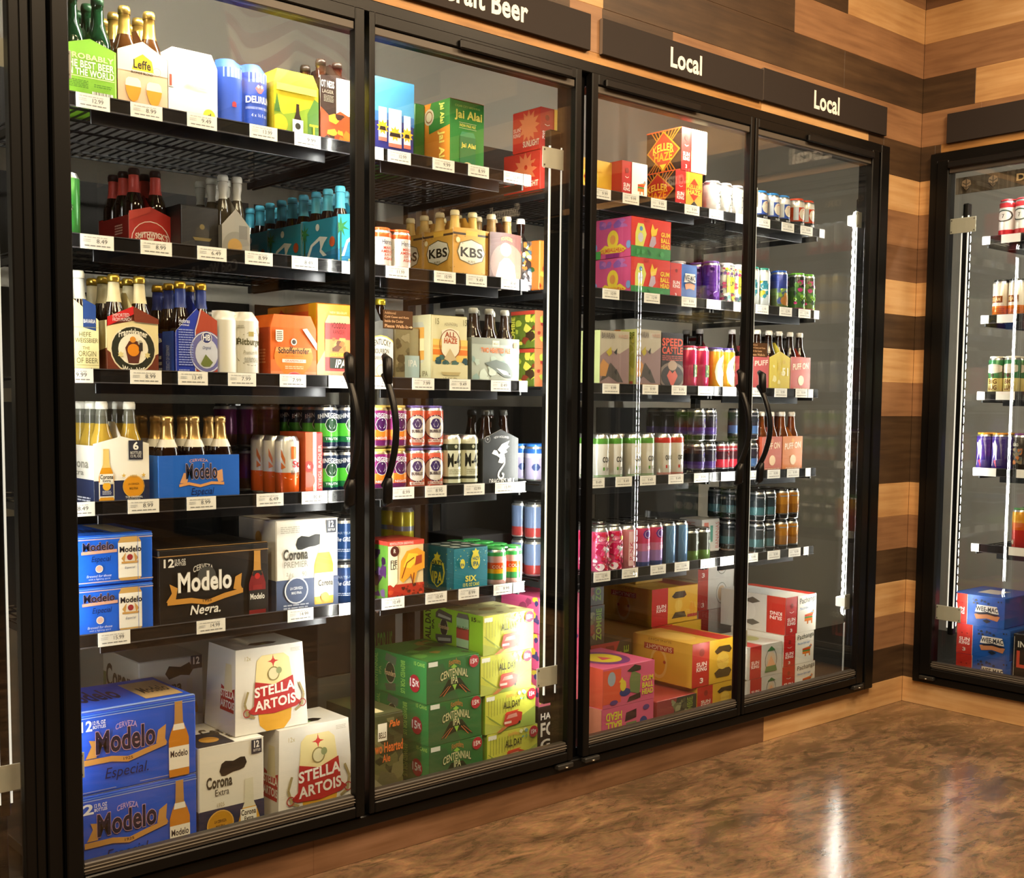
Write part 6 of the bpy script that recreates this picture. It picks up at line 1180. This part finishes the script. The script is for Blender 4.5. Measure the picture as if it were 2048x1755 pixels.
carton('D', 6, -0.892, 0.225, .128, .25, 'd0ccc4', PACHL, [], 'grey white lizard-badge case, upper of two', base=.09 + .103, T=[('r', 0, 0, 1, 1, 'c8c4bc'), ('r', .1, 0, .42, 1, 'b0302a'), ('c', .7, .5, .2, 'a8a86c')])
carton('D', 6, -0.887, 0.225, .102, .25, 'd0ccc4', PACHL, [], 'grey white lizard-badge case, lower of two', base=.09)
for k, nm in enumerate(('lower', 'upper')):
    carton('D', 6, -0.707, 0.241, .128, .2, 'd0c4bc', [('r', 0, 0, .28, 1, 'b83a34'), ('r', .28, 0, 1, 1, 'd8d2c8'), ('o', .66, .5, .28, .02, '6a6a60', .36), ('c', .66, .5, .2, 'd0b090', .26), ('t', '3', .1, .1, .18, .25, 'f0dcd4', 'B')], [], 'white lizard-badge case in the second row, %s one' % nm, base=.09 + .30 + k * .1285, y=.56)
carton('D', 6, -0.700, 0.242, .298, .2, 'c8beb4', [('r', 0, 0, .28, 1, 'a8342c')], [], 'white case carrying the lizard-badge cases of the second row', base=.09, y=.56, note=False)

# end of the third bay's shelves, seen through the second door
carton('C', 2, -1.945, .10, .16, .13, 'c8702c', [('t', 'NOTION', .3, .1, .7, .9, '3a2418', 'R'), ('sp', 101, 8, ['e8a03c', '8a2c1c'], .05, .12, 0, 0, 1, 1)], [('sp', 102, 12, ['4a8a3c', '3a5a2c', 'c8702c'], .06, .16, 0, 0, 1, 1)], 'orange art carton at the hidden end', y=.22)
for k, nm in enumerate(('lower', 'upper')):
    carton('C', 3, -1.945, .12, .124, .12, '5a6a24', [('r', 0, 0, 1, 1, 'a8603c'), ('sp', 103, 10, ['7a2420', '8a9a3c'], .05, .14, 0, 0, 1, 1)], [('sp', 104, 18, ['a8b03c', '4a5a20', 'c8c04c', '3a2a18', '7a3420'], .06, .18, .2, .02, 1, .9), ('r', 0, .9, 1, 1, 'a83c2c'), ('t', 'ZOMBIE', .02, .1, .18, .85, 'd0cc4c', 'RB')], 'yellow green monster carton, %s of two at the hidden end' % nm, base=1.319 + k * .125, y=.238)
cans('C', 4, -1.945 + .0685, 'lilac', .122, [(.7, 'a8a0c0'), (.85, 'c8c0d8'), (1, '2c60b0')], [('c', .5, .4, .15, '3a4a7a', .12)], 'lilac can pack with blue holders at the hidden end', n=(2, 2), holder='2c68c0', face=-.6, y=.237)
cans('C', 5, -1.945 + .0685, 'steelred', .122, [(.3, '8a3030'), (1, '5a6a8a')], [], 'grey and red can pack at the hidden end', n=(2, 2), stack=2, holder='2a2a2a', y=.237)
carton('C', 6, -1.945, .19, .16, .2, '171514', [('t', 'HAR', .05, .72, .4, .86, 'e8e4dc', 'B'), ('t', 'FO', .05, .36, .4, .66, 'e8e4dc', 'B'), ('t', 'G', .05, .08, .3, .3, 'e8e4dc', 'B')], [], 'black case with white letters at the hidden end', y=.2)
for k, nm in enumerate(('lowest', 'middle', 'topmost')):
    carton('C', 6, -1.945, .19, .122, .2, 'c8507c', GPU if k % 2 else [('r', 0, 0, 1, 1, 'c86a80'), ('t', 'GU', .02, .6, .3, .9, 'd0c83c', 'B'), ('t', 'BAL', .02, .34, .3, .58, 'd0c83c', 'B'), ('t', 'HEA', .02, .08, .3, .3, 'd0c83c', 'B')], [('sp', 105, 10, ['3a3a6a', 'c8b03c', '8a3c5a'], .08, .2, .1, .1, 1, 1)], 'pink comic case at the hidden end, %s of three' % nm, base=.09 + .161 + k * .123, y=.2)

# ================================================================== goods in the cooler of the short wall
cans('R', 1, 0.329, 'seven', .157, [(.2, 'b8242c'), (.86, 'ece6da'), (1, 'b82c34')], [('c', .5, .62, .3, '3a4a44', .18), ('c', .5, .62, .24, 'ece6da', .14), ('t', '7', .44, .55, .56, .68, '3a3a34', 'B'), ('r', 0, 0, 1, .2, 'b8242c')], 'red and white tall can pack with a numbered badge', n=(2, 2), holder='c03840', face=-.1)
cans('R', 2, 0.315, 'orangewhite', .157, [(.32, 'e07a1c'), (1, 'ece4d4')], [('r', 0, .42, .8, .62, '8a4a1c'), ('t', 'CREAM', .1, .46, .7, .58, 'e8c890', 'b'), ('tx', .1, .1, .9, .26, 3, 'b85a14')], 'white and orange tall can pack', n=(2, 2), holder='2a2a2a', face=-.1)
cans('R', 3, 0.309, 'biglug', .157, [(.45, 'e8d88c'), (1, '3a7a4c')], [('c', .5, .74, .36, 'e8e4d4', .14), ('t', 'BIG', .3, .28, .75, .42, '6a3a1c', 'B'), ('t', 'LUG', .3, .1, .75, .24, '6a3a1c', 'B'), ('c', .5, .54, .06, '3a3a2c')], 'green and cream tall can pack with white holders', n=(2, 2), holder='ece8dc', face=-.1)
cans('R', 4, 0.270, 'purpleart', .157, [(1, '43308a')], [('p', [(.3, .1), (.6, .3), (.62, .7), (.5, .9), (.3, .8), (.4, .5)], 'e8e4ec'), ('t', 'Thistle', .7, .2, .85, .75, 'd8d0e8', 'Ri'), ('p', [(.45, .25), (.6, .05), (.55, .3)], 'd83c5c')], 'deep purple tall can pack with orange holders', n=(2, 2), holder='d8922c', face=-.2)
cans('R', 4, 0.428, 'darkart', .157, [(1, '2e241e')], [('t', 'Hobo', .05, .72, .6, .86, 'e0dccc', 'b'), ('sp', 91, 18, ['c8742c', '8a7a5c', '5a6a6a'], .05, .12, 0, .1, .8, .66)], 'dark brown tall can pack with violet holders', n=(2, 2), holder='6a3a8a', face=-.2)
cans('R', 5, 0.438, 'mango', .17, [(.5, 'c8301f'), (.7, 'e06a1c'), (1, 'e8a41c')], [('p', [(.1, .6), (.5, .9), (.9, .7), (.7, .95), (.2, .98)], 'f0d03c'), ('t', 'HI', .1, .1, .4, .22, 'f0e0c0', 'B')], 'large red and yellow can pack with a green holder', n=(2, 2), holder='4a8a4c', face=-.2)
WMF = [('r', 0, 0, 1, 1, '1c58b4'), ('r', 0, 0, .30, 1, 'c03028'), ('t', 'SUN', .05, .44, .25, .56, 'f0e4e0', 'B'), ('t', 'KING', .05, .32, .25, .43, 'f0e4e0', 'B'), ('c', .1, .7, .025, '7a1814'), ('c', .2, .7, .025, '7a1814'), ('t', '3', .12, .1, .18, .22, 'f0e4e0', 'B'), ('p', [(.45, .46), (.9, .46), (.86, .70), (.49, .70)], 'e8e0d8'), ('t', 'WEE-MAC', .47, .5, .88, .66, '1a2438', 'B'), ('p', [(.44, .38), (.68, .46), (.92, .38), (.88, .22), (.68, .28), (.48, .22)], 'c8845c'), ('p', [(.44, .42), (.68, .50), (.92, .42), (.84, .38), (.68, .42), (.52, .38)], '1a1c30'), ('p', [(.6, .2), (.68, .26), (.76, .2), (.68, .12)], '1a2438'), ('sp', 92, 9, ['14345c', '1a2438'], .03, .06, .4, .72, .95, .9), ('r', .305, 0, .312, 1, 'e8d8d0')]
for k, nm in enumerate(('lowest', 'middle', 'topmost')):
    s_, w_ = ((0.163, 0.239), (0.162, 0.234), (0.134, 0.234))[k]
    carton('R', 6, s_, w_, .128, .28, '1c58b4', WMF, [('r', 0, 0, 1, 1, '1c58b4')], 'blue and red moustache case, %s of the stack' % nm, T=[('r', .3, .3, .7, .7, 'd8d0c8')], base=.09 + k * .129)
carton('R', 6, 0.409, 0.174, .25, .25, '1c1816', [('r', .03, .05, .04, .95, 'd8d4cc'), ('t', 'INDI', .12, .78, .5, .88, 'e8e4dc', 'B'), ('t', 'LI', .1, .44, .42, .72, 'd8503c', 'B'), ('t', 'INDI', .12, .1, .5, .2, 'e8e4dc', 'B')], [], 'black case with white and red lettering cut by the photo edge')
HL = [('p', [(.2, .2), (.95, .35), (.9, .8), (.3, .75), (.15, .5)], 'a02430'), ('t', 'Miller', .3, .5, .8, .68, 'e8d8d0', 'bi'), ('t', 'HIGH LIFE', .28, .32, .85, .44, 'e8d8d0', 'b')]
for k, nm in enumerate(('lowest', 'second', 'third', 'topmost')):
    carton('R', 6, .33, .42, .40, .28, 'cfc9bc', HL, [], 'white case with a slanted red banner, %s of the far stack' % nm, base=.0 + k * .41, y=1.15, note=False)
# the cooler's second door is seen only as a reflection in the long wall's glass
for tr, (c1, c2, nm, h_) in {1: ('b8242c', 'e8e0d8', 'red and cream', .157), 2: ('c8c8cc', 'd8c48c', 'silver and gold', .122), 3: ('b8bcc4', '9aa0ac', 'silver grey', .157), 4: ('d8843c', '8ab04c', 'orange and green', .122), 5: ('5a7a34', '2a3a24', 'olive and black', .122)}.items():
    for j in range(3):
        cans('R' if j == 0 else 'Q', tr, (.605, 1.10, 1.40)[j], 'plain%d' % tr, h_, [(.5, c1), (1, c2)], [('c', .5, .5, .2, 'e8e4d8')], '%s %s can pack' % (('corner', 'middle', 'far')[j], nm), n=(3, 2), stack=2 if h_ < .13 else 1, holder=None, note=False)
carton('Q', 6, 1.05, .4, .25, .28, 'c8c0b0', HL, [], 'white beer case with a red banner seen only in reflection', note=False)

# ------------------------------------------------------------------ price tags on the shelf rails
def price_tags(bay, tier, items, F=LW):
    near = [p for p in PRODUCTS if p[0] == bay and p[1] == tier]
    used = {}
    for x, price, w in items:
        z = LIP[tier] - .0335
        mb = MB(); y = .127
        hgt = .034
        mb.box(0, y - .001, 0, w, y, hgt, 'f4f3efw')
        ops = []
        if price: ops = [('t', price, .48, .42, .80, .70, '4a4a4aw', ''), ('tx', .12, .16, .9, .30, 1, '8a8a88w'), ('tx', .1, .74, .8, .86, 1, 'c0c0bcw'), ('tx', .08, .45, .3, .68, 2, 'c8c8c4w')]
        draw(mb, ops, faceP((0, y - .001, 0), (1, 0, 0), (0, 0, 1), w, hgt, (0, -1, 0)), hgt / w, 'w')
        loc = (x, 0, z) if not F.right else (0, -x, z)
        o = mb.build('price_tag', None, loc, -PI / 2 if F.right else 0)
        p = min(near, key=lambda q: abs(q[2] + q[3] / 2 - x - w / 2)) if near else None
        d = ' '.join(p[4].split(',')[0].split()[:5]) if p else 'goods'
        for bad in (' with', ' and', ' in', ' of', ' by', ' the', ' a', ' left', ' half', ' behind', ' on', ' beside'):
            while d.endswith(bad): d = d[:-len(bad)]
        k = used.get(d, 0); used[d] = k + 1
        kind = 'white tag' if w > .05 else 'small square tag'
        side = ('', ' rightward', ' farther right', ' farthest right')[min(k, 3)]
        tag(o, '%s under the %s%s, %s, %s' % (kind, d, side, TIER[tier], DOOR[bay]), 'price tag', 'price tags on the shelf rails')
TW = .080
price_tags('A', 1, [(-3.484, '12.99', TW), (-3.354, '8.99', TW), (-3.210, '9.49', TW), (-3.039, '13.99', TW), (-2.908, '9.99', TW)])
price_tags('A', 2, [(-3.480, '8.49', TW), (-3.334, '8.99', TW), (-3.187, '6.49', TW), (-3.055, '8.99', TW), (-2.918, '8.49', TW), (-2.762, '8.49', TW)])
price_tags('A', 3, [(-3.535, '9.99', TW), (-3.365, '8.99', TW), (-3.242, '13.49', TW), (-3.106, '7.99', TW), (-2.956, '7.99', TW), (-2.805, '9.99', TW)])
price_tags('A', 4, [(-3.537, '8.49', TW), (-3.376, '8.99', TW), (-3.223, '8.99', TW), (-3.027, '6.49', TW), (-2.891, '10.49', TW), (-2.733, '9.49', TW)])
price_tags('A', 5, [(-3.455, '15.99', TW), (-3.200, '14.99', TW), (-2.936, '14.99', TW), (-2.773, '13.99', TW)])
price_tags('B', 1, [(-2.704, '', TW), (-2.610, '10.99', TW), (-2.452, '9.99', TW), (-2.320, '8.99', TW), (-2.181, '12.99', TW), (-2.104, '', .034)])
price_tags('B', 2, [(-2.616, '11.99', TW), (-2.445, '10.99', TW), (-2.325, '9.49', TW), (-2.188, '8.49', TW), (-2.114, '', .034)])
price_tags('B', 3, [(-2.672, '12.49', TW), (-2.523, '7.99', TW), (-2.386, '9.49', TW), (-2.225, '8.49', TW), (-2.110, '', .034)])
price_tags('B', 4, [(-2.595, '8.99', TW), (-2.475, '8.95', TW), (-2.328, '10.99', TW), (-2.205, '15.99', TW), (-2.127, '', .034)])
price_tags('B', 5, [(-2.629, '10.49', TW), (-2.472, '10.49', TW), (-2.347, '8.99', TW), (-2.208, '9.99', TW), (-2.132, '', .034)])
price_tags('C', 1, [(-1.794, '9.99', TW), (-1.657, '9.99', TW), (-1.517, '9.99', TW), (-1.342, '9.99', TW), (-1.208, '10.99', TW), (-1.056, '9.99', TW)])
price_tags('C', 2, [(-1.746, '10.99', TW), (-1.543, '12.99', TW), (-1.348, '9.99', TW), (-1.211, '12.99', TW), (-1.056, '12.99', TW)])
price_tags('C', 3, [(-1.739, '9.99', TW), (-1.543, '9.99', TW), (-1.392, '9.99', TW), (-1.248, '13.99', TW), (-1.108, '9.99', TW)])
price_tags('C', 4, [(-1.803, '9.49', TW), (-1.669, '9.49', TW), (-1.547, '9.49', TW), (-1.399, '9.49', TW), (-1.260, '9.99', TW), (-1.106, '9.99', TW)])
price_tags('C', 5, [(-1.768, '12.99', TW), (-1.630, '12.99', TW), (-1.485, '9.99', TW), (-1.357, '13.99', TW), (-1.213, '9.99', TW), (-1.100, '10.99', TW)])
price_tags('D', 1, [(-0.928, '9.99', TW), (-0.775, '9.99', TW), (-0.652, '9.99', TW), (-0.524, '', .034)])
price_tags('D', 2, [(-0.924, '12.99', TW), (-0.774, '12.99', TW), (-0.650, '12.99', TW), (-0.546, '', .034)])
price_tags('D', 3, [(-0.957, '9.99', TW), (-0.792, '9.99', TW), (-0.655, '9.99', TW), (-0.571, '', .034)])
price_tags('D', 4, [(-0.947, '9.99', TW), (-0.823, '9.99', TW), (-0.697, '9.99', TW), (-0.573, '', .034)])
price_tags('D', 5, [(-0.951, '9.99', TW), (-0.809, '9.99', TW), (-0.672, '9.99', TW), (-0.571, '', .034)])
price_tags('R', 1, [(0.219, '', 0.034), (0.300, '', TW)], RW)
price_tags('R', 2, [(0.226, '', 0.034), (0.295, '', TW)], RW)
price_tags('R', 3, [(0.222, '', 0.034), (0.304, '', TW)], RW)
price_tags('R', 4, [(0.218, '', 0.1), (0.404, '', TW)], RW)
price_tags('R', 5, [(0.223, '', 0.034), (0.385, '', TW)], RW)

# ------------------------------------------------------------------ notices on the glass and the banner inside the short cooler
def notice(x, z, w, h, y, lines, label, arrow=True):
    mb = MB(); mb.box(0, 0, 0, w, .0008, h, '4a3420w')
    ops = [('t', s, .05, v0, u1, v1, 'c8a888w', st) for s, v0, v1, u1, st in lines]
    if arrow: ops += [('r', .86, .115, .96, .155, 'e0c8a8w'), ('p', [(.92, .06), (.985, .135), (.92, .21)], 'e0c8a8w')]
    draw(mb, ops, faceP((0, 0, 0), (1, 0, 0), (0, 0, 1), w, h, (0, -1, 0)), h / w, 'w')
    o = mb.build('glass_notice', None, (x, y, z)); return tag(o, label, 'notice')
NL = [('Additional', .78, .92, .42, ''), ('Cold Cases and Kegs', .55, .70, .86, 'b'), ('Inside the Cooler', .34, .49, .68, 'b'), ('Please Walk-In', .06, .24, .84, 'B')]
notice(-2.728, 1.458, .098, .05, -.0220, NL, 'brown walk-in notice stuck on the second door glass')
notice(-1.146, 1.439, .104, .05, -.0220, NL, 'brown walk-in notice stuck on the fourth door glass', False)
mb = MB(); mb.box(0, .01, 0, .72, .012, .066, '5a5048w')
rnd = random.Random(5)
ops = [('r', i / 40, 0, i / 40 + rnd.uniform(.008, .02), 1, rnd.choice(['6a6056w', '4e463ew', '746a60w', '5e564cw'])) for i in range(40)]
for c in (.07, .34 * .55 + .04): ops += [('p', [(c, .16), (c + .028, .5), (c + .024, .74), (c, .86), (c - .024, .74), (c - .028, .5)], 'a8917cw'), ('ln', [(c - .022, .62), (c, .5), (c + .022, .62)], .06, '5a5048w'), ('ln', [(c - .02, .42), (c, .3), (c + .02, .42)], .06, '5a5048w'), ('r', c - .003, .2, c + .003, .95, '5a5048w')]
ops += [('t', 'DR', .36, .3, .46, .72, 'd0b48cw', 'B')]
draw(mb, ops, faceP((0, .01, 0), (1, 0, 0), (0, 0, 1), .72, .066, (0, -1, 0)), .066 / .72, 'w')
o = mb.build('banner', None, (-.005, -0.159, 2.132), -PI / 2)
tag(o, 'grey wood-look banner with hop emblems inside the short wall door', 'banner')

# ------------------------------------------------------------------ shop things seen as reflections; lamp housings
for i, (lx, ly) in enumerate(CEIL_LAMPS):
    mb = MB(); mb.box(-.3, -.3, 0, .3, .3, .05, 'b8b0a0w', .005)
    for sx in (-.25, .25): mb.box(sx - .006, -.006, .05, sx + .006, .006, .3, '3a3a3aw')
    o = mb.build('ceiling_lamp', None, (lx, ly, 3.30)); tag(o, 'square warm hanging lamp over the shop floor, %s' % ('nearest the corner', 'over the second door', 'over the left door', 'farther out by the short wall', 'farther out in the middle', 'farther out at the side')[i], 'ceiling lamp')
mb = MB(); nu, nv = 28, 8
def fl(u, v): return (-1.55 + .95 * u + .05 * v, -3.25 + .05 * math.sin(u * 17 + v * 2) * (.4 + v), 3.58 - (.52 + .12 * math.sin(u * 9)) * v)
for j in range(nv):
    mb.mesh([fl(i / nu, q / nv) for q in (j, j + 1) for i in range(nu + 1)], [(i, i + 1, nu + 2 + i, nu + 1 + i) for i in range(nu)], ('b02a2ad', 'ece4dad')[j % 2], True)
o = mb.build('hanging_flag'); o.modifiers.new('thickness', 'SOLIDIFY').thickness = .002
tag(o, 'red and white striped cloth hanging from the ceiling, seen reflected', 'flag')
